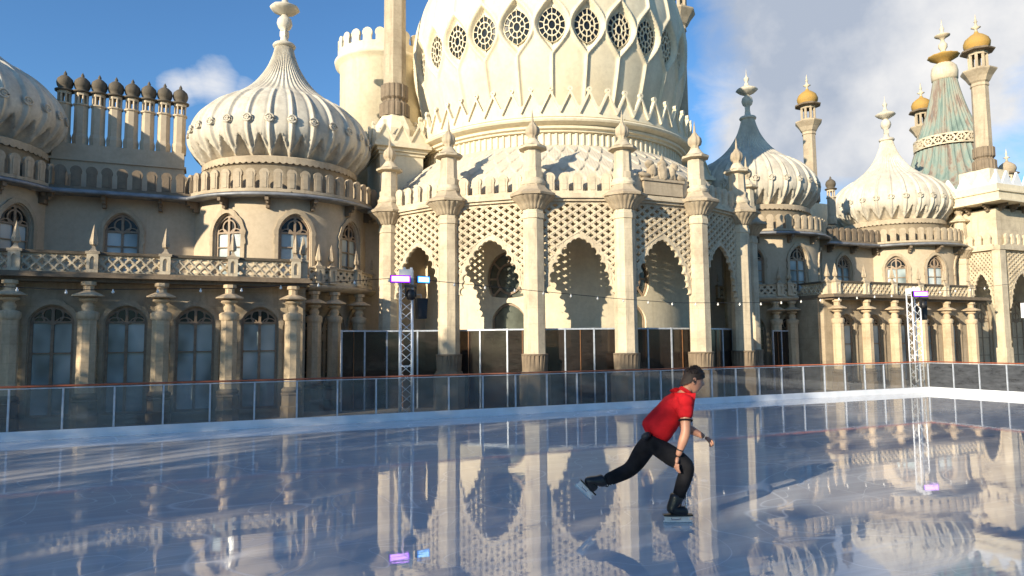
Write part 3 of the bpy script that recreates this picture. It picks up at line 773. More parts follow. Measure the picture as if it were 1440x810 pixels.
# ------------------------------------------------------------------ minarets
def minaret(u, v, zb, zs, s, mat='stone', capm='lichen', band=True, pinn=True):
    c = (u, v); m = MB()
    m.lathe([(.52 * s, zb), (.50 * s, zs - .25 * s), (.56 * s, zs - .2 * s), (.52 * s, zs)], 8, c, smooth=False, rot=pi / 8)
    t = build('minaret', m, mat, palace, (u, v, zb))
    if band:
        m = MB(); f = lambda a, z, r: .04 * s * (1 if cos(16 * a) > 0 else 0)
        h = .62 * s
        m.lathe([(.66 * s, zb - 1.5 * s), (.66 * s, zb - .9 * s), (.56 * s, zb - .82 * s), (.50 * s, zb - .78 * s), (.50 * s, zb - .7 * s), (.60 * s, zb - .6 * s), (.60 * s, zb), (.5 * s, zb + .04)], 64, c, smooth=False, disp=f)
        build('banded_base', m, 'grime', t, (u, v, zb - 1))
    m = MB(); z = zs
    m.lathe([(.52 * s, z), (.62 * s, z + .1 * s), (.78 * s, z + .4 * s), (1.02 * s, z + .72 * s), (1.06 * s, z + .78 * s), (1.06 * s, z + .86 * s), (.4 * s, z + .88 * s)], 8, c, smooth=False, rot=pi / 8)
    build('balcony', m, 'stone', t, (u, v, z))
    m = MB(); z0 = z + .88 * s; z1 = z0 + 1.25 * s
    for k in range(8):
        a = 2 * pi * (k + .5) / 8; m.lathe([(.10 * s, z0), (.10 * s, z1)], 6, (u + .50 * s * sin(a), v - .50 * s * cos(a)), smooth=False)
    m.lathe([(.60 * s, z1 - .22 * s), (.60 * s, z1), (.3 * s, z1)], 8, c, smooth=False, rot=pi / 8); m.lathe([(.60 * s, z0), (.60 * s, z0 + .18 * s), (.3 * s, z0 + .18 * s)], 8, c, smooth=False, rot=pi / 8)
    build('lantern', m, mat, t, (u, v, z0))
    m = MB(); m.lathe([(.5 * s, z1 - .02), (1.0 * s, z1 + .02 * s), (1.04 * s, z1 + .10 * s), (.80 * s, z1 + .22 * s), (.68 * s, z1 + .26 * s)], 8, c, smooth=False, rot=pi / 8)
    build('brim', m, 'grime', t, (u, v, z1))
    m = MB(); z2 = z1 + .24 * s
    m.lathe([(.66 * s, z2), (.76 * s, z2 + .2 * s), (.78 * s, z2 + .42 * s), (.66 * s, z2 + .72 * s), (.40 * s, z2 + .95 * s), (.16 * s, z2 + 1.1 * s), (.09 * s, z2 + 1.25 * s)], 32, c, disp=lambda a, z, r: .03 * r * cos(16 * a))
    build('cap', m, capm, t, (u, v, z2))
    m = MB(); m.lathe([(.09 * s, z2 + 1.2 * s), (.09 * s, z2 + 1.4 * s), (.30 * s, z2 + 1.52 * s), (.10 * s, z2 + 1.62 * s), (.06 * s, z2 + 1.85 * s), (.12 * s, z2 + 1.92 * s), (.07 * s, z2 + 2.0 * s), (0, z2 + 2.5 * s)], 12, c)
    build('finial', m, 'pale', t, (u, v, z2 + 1)); return t
for sg in (-1, 1):
    u, v = UO + sg * 8.58, 33.5
    # square pier with cornice and zigzag parapet
    m = MB(); m.box(u - 1.05, u + 1.05, v - 1.45, v + 1.3, 7.8, 10.9)
    m.box(u - 1.12, u + 1.12, v - 1.52, v + 1.4, 10.75, 10.88); m.box(u - 1.22, u + 1.22, v - 1.62, v + 1.5, 10.90, 11.06); m.box(u - 1.38, u + 1.38, v - 1.8, v + 1.6, 11.07, 11.24); m.box(u - 1.30, u + 1.30, v - 1.7, v + 1.5, 11.24, 11.36)
    m.lathe([(1.25, 11.3), (1.2, 12.2), (.72, 13.0), (.6, 13.05)], 8, (u, v), smooth=False, rot=pi / 8)
    pier = build('pier', m, 'cream', palace, (u, v, 7.8))
    tz = .84
    def z1f(X, Y):
        x = np.abs((X) % tz - tz / 2) / (tz / 2); return (11.52 + (x) * .82 - Y) * .5
    def z2f(X, Y):
        q = z1f(X, Y); x = (X + tz / 2) % tz - tz / 2; x2 = X % tz - tz / 2
        return np.maximum.reduce([np.minimum(q, .07 - q), .085 - np.hypot(x, Y - 12.33), .09 - np.hypot(x2, Y - 11.62)])
    m = MB()
    for mp_ in (flat(u, v - 1.48), flat(u - 1.26, v - .1, -pi / 2), flat(u + 1.26, v - .1, pi / 2)):
        m.panel(z1f, -1.26, 1.26, 11.36, 12.4, .05, -.08, 0, mp_); m.panel(z2f, -1.26, 1.26, 11.36, 12.44, .04, -.04, .07, mp_)
    build('zigzag_crest', m, 'cream', pier, (u, v, 11.4))
    minaret(u + (.30 if sg > 0 else 0), v, 14.6, 20.8, 1.08)
# round tower behind
c = (8.9, 38.2)
m = MB(); m.lathe([(2.35, 7.8), (2.35, 17.0), (2.40, 17.05), (2.40, 17.2), (2.62, 17.3), (2.66, 17.5), (2.50, 17.56), (2.45, 17.6)], 64, c, cap=True); rt = build('round_tower', m, 'cream', palace, (*c, 7.8))
R = 2.42; m = MB(); m.panel(merlon_sdf(2 * pi * R / 22, 17.6, 18.0, 18.72, .26), 0, 2 * pi * R - .001, 17.56, 18.72, .05, -.1, .06, cyl(c, R), merge=False); build('battlement', m, 'cream', rt, (*c, 17.6))

# ------------------------------------------------------------------ chimney stack row
m = MB(); m.box(-5.95, -1.0, 33.15, 33.95, 7.8, 9.45); m.box(-6.02, -.93, 33.08, 34.02, 9.45, 9.54); m.box(-5.93, -1.02, 33.2, 33.9, 9.54, 10.17)
stack = build('chimney_base', m, 'wall', palace, (-3.5, 33.5, 7.8))
m = MB(); m.lathe([(.30, 10.17), (.30, 10.2), (.32, 10.5), (.29, 10.62), (.27, 10.66), (.265, 11.84), (.32, 11.87), (.32, 11.93), (.26, 11.95)], 8, smooth=False, rot=pi / 8)
ch = build('chimney', m, 'wall', palace, (UO, CV, 0), shift=False)
m = MB()
for k in range(8):
    a = 2 * pi * (k + .5) / 8; m.lathe([(.045, 11.93), (.045, 12.42)], 5, (.22 * sin(a), -.22 * cos(a)), smooth=False)
m.lathe([(.27, 12.30), (.27, 12.42), (.1, 12.42)], 8, smooth=False, rot=pi / 8)
k = build('lantern', m, 'wall', ch, (0, 0, 0), shift=False); k.location = (0, 0, 0)
m = MB(); m.lathe([(.25, 12.42), (.36, 12.43), (.37, 12.49), (.26, 12.53), (.22, 12.56), (.29, 12.66), (.32, 12.80), (.28, 12.96), (.16, 13.08), (.06, 13.14), (.07, 13.2), (.0, 13.34)], 20)
k = build('cap', m, 'dark', ch, (0, 0, 0), shift=False); k.location = (0, 0, 0)
for i in range(8):
    p = (-5.62 + i * .625, 33.55, 0)
    if i == 0: ch.location = Vector(p) - WL['palace']
    else: clone(ch, palace, p)
clone(ch, palace, (36.9, 32.4, -.95))

# ------------------------------------------------------------------ end pavilions
BU, BV = 45.65, 27.5
for side in (-1, 1):
    U = (lambda u: u) if side > 0 else (lambda u: 2 * UO - u)
    BV = 27.5 if side > 0 else 26.95  # unseen left block: front line moved to place its shadow on the wing
    def bx(m, a, b, *r): a, b = sorted((U(a), U(b))); m.box(a, b, *r)
    m = MB(); bx(m, BU + .05, BU + 16, BV + .1, BV + 16, 7.5, 10.05)
    bx(m, BU + 2.4, BU + 16, BV + 3.2, BV + 16, GZ, 7.5) 
    bx(m, BU + .3, BU + 2.4, BV + 5.4, BV + 16, GZ, 7.5)
    blk = build('pavilion_wall', m, 'pale', palace, (U(BU + 8), BV + 8, GZ))
    m = MB(); bx(m, BU - .95, BU + 17, BV - .85, BV + 17, 10.32, 10.42); bx(m, BU - .7, BU + 17, BV - .6, BV + 17, 10.42, 10.95); bx(m, BU - .8, BU + 17, BV - .7, BV + 17, 10.95, 11.05); bx(m, BU - .5, BU + 17, BV - .4, BV + 17, 11.05, 11.5)
    build('pavilion_eaves', m, 'cream', palace, (U(BU + 8), BV + 8, 10.3))
    if side < 0: continue
    for k in range(6):
        put_bracket(BU + .4 + 1.2 * k, BV - .15, 10.1); put_bracket(BU - .2, BV + .5 + 1.2 * k, 10.1, -pi / 2)
    # verandah screens: front bays and the narrow return
    for i in range(3): clone(scr, palace, (BU + 2.15 + 3.75 * i, BV, 0), 0)
    s1 = clone(scr, palace, (BU - .1, BV + 1.15, 0), -pi / 2, (.50, 1, 1)); s2 = clone(scr, palace, (BU - .1, BV + 3.3, 0), -pi / 2, (.62, 1, 1))
    for (x, y) in ((BU, BV), (BU + 3.9, BV), (BU + 7.65, BV)):
        m = MB(); m.box(x - .28, x + .28, y - .2, y + .3, GZ, 7.35); m.box(x - .34, x + .34, y - .26, y + .36, GZ, 1.2); build('pilaster', m, 'pale', palace, (x, y, GZ))
    clone(gcol, palace, (BU - .25, BV + 2.25, 0), 0)
    m = MB(); m.box(BU - .3, BU + 14, BV - .25, BV + .1, 7.36, 7.62); m.box(BU - .36, BU - .0, BV + .1, BV + 4.8, 7.36, 7.62); m.box(BU, BU + 14, BV + .1, BV + 3.2, 7.36, 7.45); build('entablature', m, 'pale', palace, (BU, BV, 7.4))
    battlement(0.3, 12, flat(BU, BV - .15), 7.62, 8.42, .62, 'pale', (BU, BV, 7.6), w=.2); battlement(-4.6, -.2, flat(BU - .25, BV, -pi / 2), 7.62, 8.42, .55, 'pale', (BU, BV, 7.6), w=.2)
    g = (.75, -.5, 3.0, 4.3)
    for i in range(3): make_window(palace, *g, shiftmap(flat(0, BV + 3.2), BU + 2.9 + 3.75 * i, .03), (BU + 2.9, BV + 3.2, 0))
    # pedestal block and minarets
    m = MB(); m.box(46.0, 48.0, 28.0, 30.0, 11.4, 12.75); build('pier', m, 'cream', palace, (47, 29, 11.4))
    minaret(47.0, 28.9, 14.35, 18.75, 1.0)
    m = MB(); m.box(54.2, 55.6, 39.3, 40.7, 10, 16); build('pier', m, 'cream', palace, (55, 40, 10))
    minaret(53.5, 37.6, 15.0, 18.3, .95)
    # tent roof in verdigris copper
    c = (53.6, 35.6)
    def td(a, z, r): return .06 * r ** .5 * abs(cos(a * 18)) ** 6 * 1.6
    zt = 22.0
    m = MB(); m.lathe(lerp_prof([(11.4, 6.4), (12.6, 4.7), (13.8, 3.55), (15.2, 2.75), (16.6, 2.28)], 6), 36 * 8, c, disp=td); m.lathe(lerp_prof([(17.5, 2.15), (18.6, 1.72), (19.8, 1.33), (21.2, .98), (22.4, .76)], 6), 36 * 8, c, disp=td)
    tr = build('tent_roof', m, 'copper', palace, (*c, 12))
    R = 2.34
    def rg(X, Y):
        p = 2 * pi * R / 20; x = (X + p / 2) % p - p / 2; r = np.hypot(x, Y - 17.1); an = np.arctan2(x, Y - 17.1)
        ring = .06 - np.abs(r - .30); star = np.where(r < .30, .03 - np.abs(np.sin(an * 3)) * r / 3 * 1.2, -1)
        return np.maximum.reduce([ring, star, .05 - np.abs(Y - 16.74), .05 - np.abs(Y - 17.46)])
    m = MB(); m.panel(rg, 0, 2 * pi * R - .001, 16.66, 17.54, .035, -.02, .10, cyl(c, R), merge=False); build('ring_band', m, 'pale', tr, (*c, 17))
    m = MB(); m.lathe([(2.24, 16.6), (2.2, 17.5)], 48, c); build('drum', m, 'dark', tr, (*c, 17))
    m = MB(); m.lathe([(.80, 22.3), (.92, 22.4), (.95, 22.95), (.86, 23.4), (.60, 23.7), (.3, 23.8)], 32, c, disp=lambda a, z, r: .02 * cos(16 * a)); build('crown', m, 'pale', tr, (*c, 23))
    m = MB(); m.lathe([(.28, 23.75), (.4, 23.85), (.75, 24.05), (1.08, 24.25), (1.12, 24.33), (.65, 24.5), (.22, 24.7)], 24, c, disp=lambda a, z, r: .03 * r * cos(12 * a)); build('bowl', m, 'lichen', tr, (*c, 24))
    m = MB(); m.lathe([(.24, 24.6), (.16, 24.8), (.32, 25.05), (.32, 25.3), (.16, 25.5), (.12, 25.7), (.28, 25.85), (.55, 26.0), (.56, 26.06), (.2, 26.2), (.1, 26.4), (.17, 26.6), (.06, 26.8), (0, 27.5)], 24, c); build('finial', m, 'pale', tr, (*c, 25))
    tz = 1.05
    m = MB()
    def tri(X, Y): return (12.45 - np.abs((X + tz / 2) % tz - tz / 2) * 1.7 - Y) * .45
    m.panel(tri, 0, 14, 11.5, 12.9, .08, -.12, 0, flat(BU - .3, BV - .3)); m.panel(tri, -14, 0, 11.5, 12.9, .08, -.12, 0, flat(BU - .3, BV - .3, -pi / 2)); build('zigzag_crest', m, 'white', palace, (BU, BV, 11.5))
    minaret(51.6, 30.2, 11.4, 11.8, .7, mat='pale', capm='stone', band=False)
# far minaret behind the right wing
m = MB(); m.box(42.2, 45.2, 39, 42, 7.5, 12.3); build('pier', m, 'cream', palace, (43.7, 40.5, 7.5))
minaret(43.45, 40.0, 13.2, 18.2, .98)

# ------------------------------------------------------------------ grounds
m = MB(); m.box(-400, 400, -300, 500, GZ - .3, GZ)
def lawn():
    mm, nt, out = new_mat('lawn'); L = nt.links.new
    g = nd(nt, 'ShaderNodeNewGeometry'); n = nd(nt, 'ShaderNodeTexNoise', Scale=3.0, Detail=8.0, Roughness=.7); L(g.outputs['Position'], n.inputs['Vector'])
    r = ramp(nt, [(.3, (.025, .030, .012)), (.7, (.07, .075, .035))]); L(n.outputs[0], r.inputs[0])
    p = nd(nt, 'ShaderNodeBsdfPrincipled', Roughness=.95); L(r.outputs[0], p.inputs['Base Color']); L(p.outputs[0], out.inputs[0]); return mm
tag(build('lawn', m, lawn()), kind='structure')
m = MB(); m.box(-40, 70, 19.5, 29.0, GZ, GZ + .01); tag(build('path', m, stone('gravel_path', (.34, .29, .23), (.20, .17, .13), 2.0, amount=.5, streak=False)), kind='structure')
IV, IU = 15.94, 22.28
m = MB(); m.box(-24, IU, -10, IV, -.12, 0); tag(build('ice', m, 'ice'), kind='structure')
m = MB(); m.box(-24.5, IU + .6, -10.5, IV + .7, GZ, -.13); tag(build('rink_deck', m, plain('dark_deck', (.05, .045, .04), .8)), kind='structure')

# ------------------------------------------------------------------ rink barrier
RT = 1.01
bar = empty('rink_barrier', (IU, IV, 0)); tag(bar, 'low glass rink barrier with an orange top rail and white kickboard round the ice', 'barrier')
m = MB(); m.box(-24, IU, IV, IV + .06, 0.0, .17); m.box(IU, IU + .06, -8, IV + .06, .0, .17); m.box(-24, IU, IV - .015, IV, .0, .05); build('kickboard', m, 'kick', bar, (0, IV, 0))
m = MB(); m.tube([(-24, IV + .03, RT), (IU + .03, IV + .03, RT), (IU + .03, -8, RT)], .019, 10); build('top_rail', m, 'rail', bar, (0, IV, RT))
m = MB(); m.box(-24, IU, IV + .02, IV + .04, .960, .978); m.box(IU + .02, IU + .04, -8, IV, .960, .978); build('clamp_rail', m, 'alu', bar, (0, IV, .97))
px = []; x = -3.36
while x > -12: px.append(x); x -= .872
x = -3.36 + .872
while x < IU - .3: px.append(x); x += .872
px = sorted(px)
m = MB(); m.box(-.016, .016, -.03, .03, .0, .96); m.box(-.035, .035, -.04, .04, .0, .10)
pp = build('post', m, 'alu', bar, (0, 0, 0), shift=False)
for i, x in enumerate(px + [IU + .03]):
    if i == 0: pp.location = Vector((x, IV + .03, .17)) - WL[bar.name]
    else: clone(pp, bar, (x, IV + .03, .17 if False else 0.0) if False else (x, IV + .045, .0), 0)
pp.location = Vector((px[0], IV + .045, 0)) - WL[bar.name]
for k in range(1, 12): clone(pp, bar, (IU + .045, IV - .83 * k, 0), pi / 2)
m = MB(); m.box(.02, .852, -.004, .004, .17, .955); gp_ = build('glass_panel', m, 'glass', bar, (0, 0, 0), shift=False)
for i, x in enumerate(px):
    if i == 0: gp_.location = Vector((x, IV + .045, 0)) - WL[bar.name]
    else: clone(gp_, bar, (x, IV + .045, 0))
m = MB(); m.box(.02, .81, -.004, .004, .17, .955); gs = build('glass_panel', m, 'sideglass', bar, (0, 0, 0), shift=False)
for k in range(11):
    if k == 0: gs.location = Vector((IU + .045, IV - .0, 0)) - WL[bar.name]; gs.rotation_euler = (0, 0, -pi / 2)
    else: clone(gs, bar, (IU + .045, IV - .83 * k, 0), -pi / 2)

# ------------------------------------------------------------------ smoked screen fence round the arcade
fen = empty('screen_fence', (UO, 24, GZ)); tag(fen, 'tall smoked panel fence with pale metal posts standing between the arcade columns', 'fence')
RF = 9.62
def fpt(a): return (UO + RF * sin(a), CV - RF * cos(a))
segs = [((5.0, 28.3), (6.9, 28.6)), ((6.9, 28.6), fpt(-2.6 * DEL))]
for k in range(-3, 3):
    for j in range(3): segs.append((fpt((k + .5 + j / 3) * DEL), fpt((k + .5 + (j + 1) / 3) * DEL)))
s2 = [((28.4, 29.2), (29.1, 29.3)), ((29.1, 29.3), (30.1, 29.4))]
newsegs = []
for a, b in segs + s2:
    L_ = math.hypot(b[0] - a[0], b[1] - a[1]); n = 2 if L_ > 1.6 else 1
    for i in range(n): newsegs.append(((a[0] + (b[0] - a[0]) * i / n, a[1] + (b[1] - a[1]) * i / n), (a[0] + (b[0] - a[0]) * (i + 1) / n, a[1] + (b[1] - a[1]) * (i + 1) / n)))
ends = set()
for a, b in newsegs:
    an = atan2(b[1] - a[1], b[0] - a[0]); L_ = math.hypot(b[0] - a[0], b[1] - a[1]); c = ((a[0] + b[0]) / 2, (a[1] + b[1]) / 2)
    m = MB(); m.obox(c, an, L_ / 2 - .03, .006, GZ + .05, 2.27); build('panel', m, 'smoke', fen, (*c, GZ))
    if newsegs.index((a, b)) % 2 == 0:
        m = MB(); m.obox((c[0] + .02, c[1] - .03), an, .014, .012, GZ, 2.26); build('timber_stud', m, 'stud', fen, (*c, GZ))
    m = MB(); m.obox(c, an, L_ / 2, .03, 2.27, 2.33); build('top_rail', m, 'alu', fen, (*c, 2.3))
    for e in (a, b):
        key = (round(e[0], 2), round(e[1], 2))
        if key in ends: continue
        ends.add(key); m = MB(); m.obox(e, an, .03, .04, GZ, 2.34); build('post', m, 'alu', fen, (*e, GZ))
# pale door leaning behind the fence
dr = MB(); dr.box(21.3, 21.9, 26.4, 26.46, GZ, 2.0)
d = build('display_board', dr, 'white', None, (21.6, 26.4, GZ)); tag(d, 'narrow white board standing upright behind the smoked fence between two arcade columns', 'board')
m = MB(); m.box(21.36, 21.84, 26.385, 26.398, GZ + .1, .5); build('board_face', m, 'kick', d, (21.6, 26.4, GZ)); 

# ------------------------------------------------------------------ truss lighting masts
def mast(u, v, ang, label, top):
    t = empty('truss_mast', (u, v, GZ)); t.rotation_euler = (0, 0, 0); tag(t, label, 'light mast', 'truss masts behind the barrier')
    h = .15; cs = [(-h, -h), (h, -h), (h, h), (-h, h)]; ca, sa = cos(ang), sin(ang)
    P = [(u + x * ca - y * sa, v + x * sa + y * ca) for x, y in cs]
    for p in P:
        m = MB(); m.tube([(*p, GZ), (*p, top)], .024, 8); build('upright', m, 'truss_metal', t, (*p, GZ))
    m = MB(); z = GZ + .1; k = 0
    while z < top - .3:
        for i in range(4):
            a, b = P[i], P[(i + 1) % 4]
            if k % 2: a, b = b, a
            m.tube([(*a, z), (*b, z + .26)], .010, 6)
        z += .26; k += 1
    for zz in (GZ + .05, 1.2, top - .04):
        for i in range(4): m.tube([(*P[i], zz), (*P[(i + 1) % 4], zz)], .012, 6)
    build('bracing', m, 'truss_metal', t, (u, v, GZ))
    m = MB(); m.obox((u, v), ang, .17, .17, top, top + .22); m.obox((u - .08, v - .1), ang, .03, .03, top + .2, top + .27); m.obox((u + .1, v - .1), ang, .03, .03, top + .2, top + .27); build('top_plate', m, 'white', t, (u, v, top))
    return t
def flood(name, u, v, z, ang, w, h, body, face, label, tilt=0.0):
    ca, sa = cos(ang), sin(ang)
    m = MB(); m.obox((u, v), ang, w / 2, .05, z - h / 2, z + h / 2)
    for k in range(7): m.obox((u + (k - 3) * w / 8 * ca - .065 * -sa * -1 * 0 , v + (k - 3) * w / 8 * sa + .07), ang, .006, .03, z - h / 2 + .01, z + h / 2 - .01)
    m.tube([(u, v + .05, z), (u, v + .16, z - .02)], .018, 6)
    o = build(name, m, 'black', None, (u, v, z)); tag(o, label, 'floodlight')
    m = MB(); c = (u + .056 * sa, v - .056 * ca); m.obox(c, ang, w / 2 - .012, .004, z - h / 2 + .012, z + h / 2 - .012); build('rim_glow', m, body, o, (u, v, z))
    m = MB(); c = (u + .064 * sa, v - .064 * ca); m.obox(c, ang, w / 2 - .035, .004, z - h / 2 + .035, z + h / 2 - .035); build('lens', m, face, o, (u, v, z)); return o
VA = radians(-20)
mast(4.66, 17.25, VA, 'silver truss mast left of the arcade carrying a purple and a blue floodlight', 3.42)
mast(23.30, 17.10, VA, 'silver truss mast near the right rink corner carrying a single purple floodlight', 3.38)
flood('floodlight', 4.42, 16.95, 3.37, radians(-6), .50, .19, 'purple', 'lilac', 'glowing purple floodlight on the left truss mast')
flood('floodlight', 5.00, 16.95, 3.37, radians(14), .36, .18, 'blue', 'skyblue', 'glowing blue floodlight on the left truss mast')
flood('floodlight', 23.22, 16.78, 3.37, VA, .54, .20, 'purple', 'lilac', 'glowing purple floodlight on the right truss mast')
def moving_head(u, v, z, label):
    m = MB(); m.obox((u, v), VA, .15, .10, z - .03, z + .03); m.lathe([(.0, z - .34), (.10, z - .33), (.115, z - .22), (.09, z - .10), (.0, z - .08)], 14, (u, v)); o = build('moving_head_light', m, 'black', None, (u, v, z)); tag(o, label, 'stage light')
    for s in (-1, 1): m = MB(); m.obox((u + s * .13, v), VA, .018, .05, z - .27, z + .0); build('yoke_arm', m, 'black', o, (u, v, z))
    m = MB(); m.lathe([(.0, z - .352), (.075, z - .35), (.07, z - .338)], 14, (u, v)); build('lens', m, 'panedk', o, (u, v, z))
moving_head(4.68, 16.9, 3.20, 'black stage light hanging under the purple floodlight on the left mast')
moving_head(23.32, 16.75, 3.20, 'black stage light hanging under the floodlight on the right mast')
def speaker(u, v, z, label):
    m = MB(); hw, hd = .14, .13
    vs = []
    for zz, k in ((z - .26, .86), (z + .26, 1.0)):
        for y in (-1, 1):
            for x in (-1, 1): vs.append((u + x * hw * k, v + y * hd * k, zz))
    m.add(vs, [(0, 2, 3, 1), (4, 5, 7, 6), (0, 1, 5, 4), (1, 3, 7, 5), (3, 2, 6, 7), (2, 0, 4, 6)]); o = build('loudspeaker', m, 'black', None, (u, v, z)); tag(o, label, 'loudspeaker')
    m = MB(); m.box(u - .105, u + .105, v - hd - .002, v - hd + .012, z - .2, z + .21); build('grille', m, plain('speaker_grille', (.03, .03, .033), .7), o, (u, v, z))
    m = MB(); m.tube([(u, v, z + .25), (u, v, z + .36), (u - .16, v - .02, z + .36)], .014, 6); build('bracket', m, 'alu', o, (u, v, z))
speaker(5.08, 17.35, 2.66, 'black loudspeaker bracketed to the right side of the left truss mast')
speaker(23.85, 17.2, 2.72, 'black loudspeaker bracketed to the right side of the right truss mast')
# white mast at the right edge of the view
t = empty('signal_pole', (24.15, 14.2, GZ)); tag(t, 'slim white pole with a small white box at the extreme right edge of the photo', 'pole')
PX, PY = 25.35, 14.5
t.location = (PX, PY, GZ); WL[t.name] = Vector((PX, PY, GZ))
m = MB(); m.tube([(PX, PY, GZ), (PX, PY, 2.7)], .05, 10); build('shaft', m, 'white', t, (PX, PY, GZ))
m = MB(); m.box(PX - .14, PX + .14, PY - .12, PY + .12, 2.45, 2.95); build('head_box', m, 'white', t, (PX, PY, 2.7))

# ------------------------------------------------------------------ string of bulbs
fs = empty('festoon_lights', (10, 17.5, 3)); tag(fs, 'string of small clear bulbs on a black cable strung along above the barrier', 'string lights')
anch = [(-7.5, 2.95), (4.6, 3.50), (8.2, 3.05), (14, 2.98), (23.3, 3.36), (30, 3.9)]
def cz(x):
    pts = [(-7.5, 3.15), (-2.75, 2.98), (.78, 3.10), (4.6, 3.46), (7.4, 3.27), (11, 3.04), (13.2, 2.94), (16.6, 3.0), (20, 3.22), (23.3, 3.42), (27.6, 3.74), (31, 4.1)]
    for (a, za), (b, zb) in zip(pts, pts[1:]):
        if a <= x <= b: return za + (zb - za) * (x - a) / (b - a)
    return 3
m = MB(); m.tube([(x * .5, 17.5, cz(x * .5)) for x in range(-14, 60)], .009, 6); build('cable', m, 'black', fs, (10, 17.5, 3))
m = MB(); m.lathe([(.014, 0), (.016, -.025), (.012, -.03)], 10); m.lathe([(.012, -.025), (.028, -.045), (.032, -.062), (.022, -.085), (0, -.092)], 10)
bp = build('bulb', m, 'bulb', fs, (0, 0, 0), shift=False); i = 0
for k in range(-4, 38):
    x = -2.75 + .878 * k
    if x > 28 or abs(x - 4.6) < .2: continue
    if i == 0: bp.location = Vector((x, 17.5, cz(x))) - WL[fs.name]
    else: clone(bp, fs, (x, 17.5, cz(x)))
    i += 1
TH0 = .4148
# ------------------------------------------------------------------ the skater
def skin_mesh(verts, edges, radii, sub=2, root=0):
    me = bpy.data.meshes.new('tmp'); me.from_pydata(verts, edges, []); o = bpy.data.objects.new('tmp', me); COL.objects.link(o)
    md = o.modifiers.new('s', 'SKIN'); md.use_smooth_shade = True; md.branch_smoothing = .6
    if not me.skin_vertices: me.attributes  # layer made by the modifier
    try: lay = me.skin_vertices[0].data
    except Exception:
        bpy.context.view_layer.objects.active = o; bpy.ops.object.modifier_remove(modifier='s'); bpy.ops.object.modifier_add(type='SKIN'); lay = me.skin_vertices[0].data
    for i, r in enumerate(radii):
        lay[i].radius = r if isinstance(r, tuple) else (r, r); lay[i].use_root = (i == root)
    sb = o.modifiers.new('b', 'SUBSURF'); sb.levels = sub; sb.render_levels = sub
    dg = bpy.context.evaluated_depsgraph_get(); dg.update(); ev = o.evaluated_get(dg); m2 = ev.to_mesh()
    vs = [tuple(v.co) for v in m2.vertices]; fs = [tuple(p.vertices) for p in m2.polygons]; ev.to_mesh_clear()
    bpy.data.objects.remove(o); bpy.data.meshes.remove(me)
    return vs, fs
PO = Vector((4.26, 5.78, 0)); PX_ = Vector((cos(TH0), -sin(TH0), 0)); PY_ = Vector((sin(TH0), cos(TH0), 0)); K = .00716
def J(px, py, d=0.0): return ((px - 948) * K, d, (733 - py) * K * .94)
def to_w(v): p = PO + PX_ * v[0] + PY_ * v[1]; return (p.x, p.y, v[2] + PO.z)
def skinned(chains, sub=2):
    """chains: list of [(pos, radius), ...]; shared positions join"""
    idx = {}; V = []; Rr = []; Ed = []
    for ch in chains:
        last = None
        for p, r in ch:
            k = tuple(round(c, 4) for c in p)
            if k not in idx: idx[k] = len(V); V.append(p); Rr.append(r)
            if last is not None: Ed.append((last, idx[k]))
            last = idx[k]
    vs, fs = skin_mesh(V, Ed, Rr, sub); m = MB(); m.add([to_w(v) for v in vs], fs, True); return m
M['skin'] = plain('skin', (.44, .225, .15), .5, 0, .06, 12)
M['red'] = plain('red_polo_cloth', (.52, .012, .018), .85, 0, .12, 14, .2, .3)
M['cloth'] = plain('black_trouser_cloth', (.012, .012, .015), .85, 0, .3, 10, .2, .3)
M['hair'] = plain('dark_hair', (.030, .018, .012), .7, 0, .4, 30)
M['boot'] = plain('black_boot_leather', (.016, .015, .016), .35, 0, .3, 18)
M['steel'] = plain('blade_steel', (.6, .62, .65), .2, .9, .05)
pel = J(919, 619); wst = J(929, 603); chest = J(949, 574); nb = J(965, 553); nk = J(972, 543)
shn = J(962, 560, -.165); shf = J(967, 561, .165)
eln = J(960, 602, -.235); wrn = J(951, 630, -.215); haN = J(949, 636, -.21)
elf = J(970, 600, .215); wrf = J(994, 613, .13); haF = J(998, 616, .115)
hpn = J(923, 624, -.10); hpf = J(916, 626, .10)
knn = J(966, 652, -.13); ann = J(951, 697, -.10); ftn = J(950, 712, -.10)
knf = J(895, 662, .12); anf = J(853, 681, .13); ftf = J(846, 686, .13)
mid = lambda a, b, t=.5: tuple(a[i] + (b[i] - a[i]) * t for i in range(3))
body = skinned([
    [(pel, .115), (wst, .105), (chest, .105), (nb, .062), (nk, .056), (J(976, 534), .050)],
    [(chest, .105), (shn, .050), (mid(shn, eln), .055), (eln, .048), (mid(eln, wrn, .35), .052), (wrn, .031), (haN, .030)],
    [(chest, .105), (shf, .050), (mid(shf, elf), .055), (elf, .048), (mid(elf, wrf, .35), .052), (wrf, .031), (haF, .030)],
    [(pel, .125), (hpn, .088), (mid(hpn, knn, .45), .078), (knn, .054), (mid(knn, ann, .35), .055), (ann, .036), (ftn, .034)],
    [(pel, .125), (hpf, .088), (mid(hpf, knf, .45), .078), (knf, .054), (mid(knf, anf, .35), .055), (anf, .036), (ftf, .034)]])
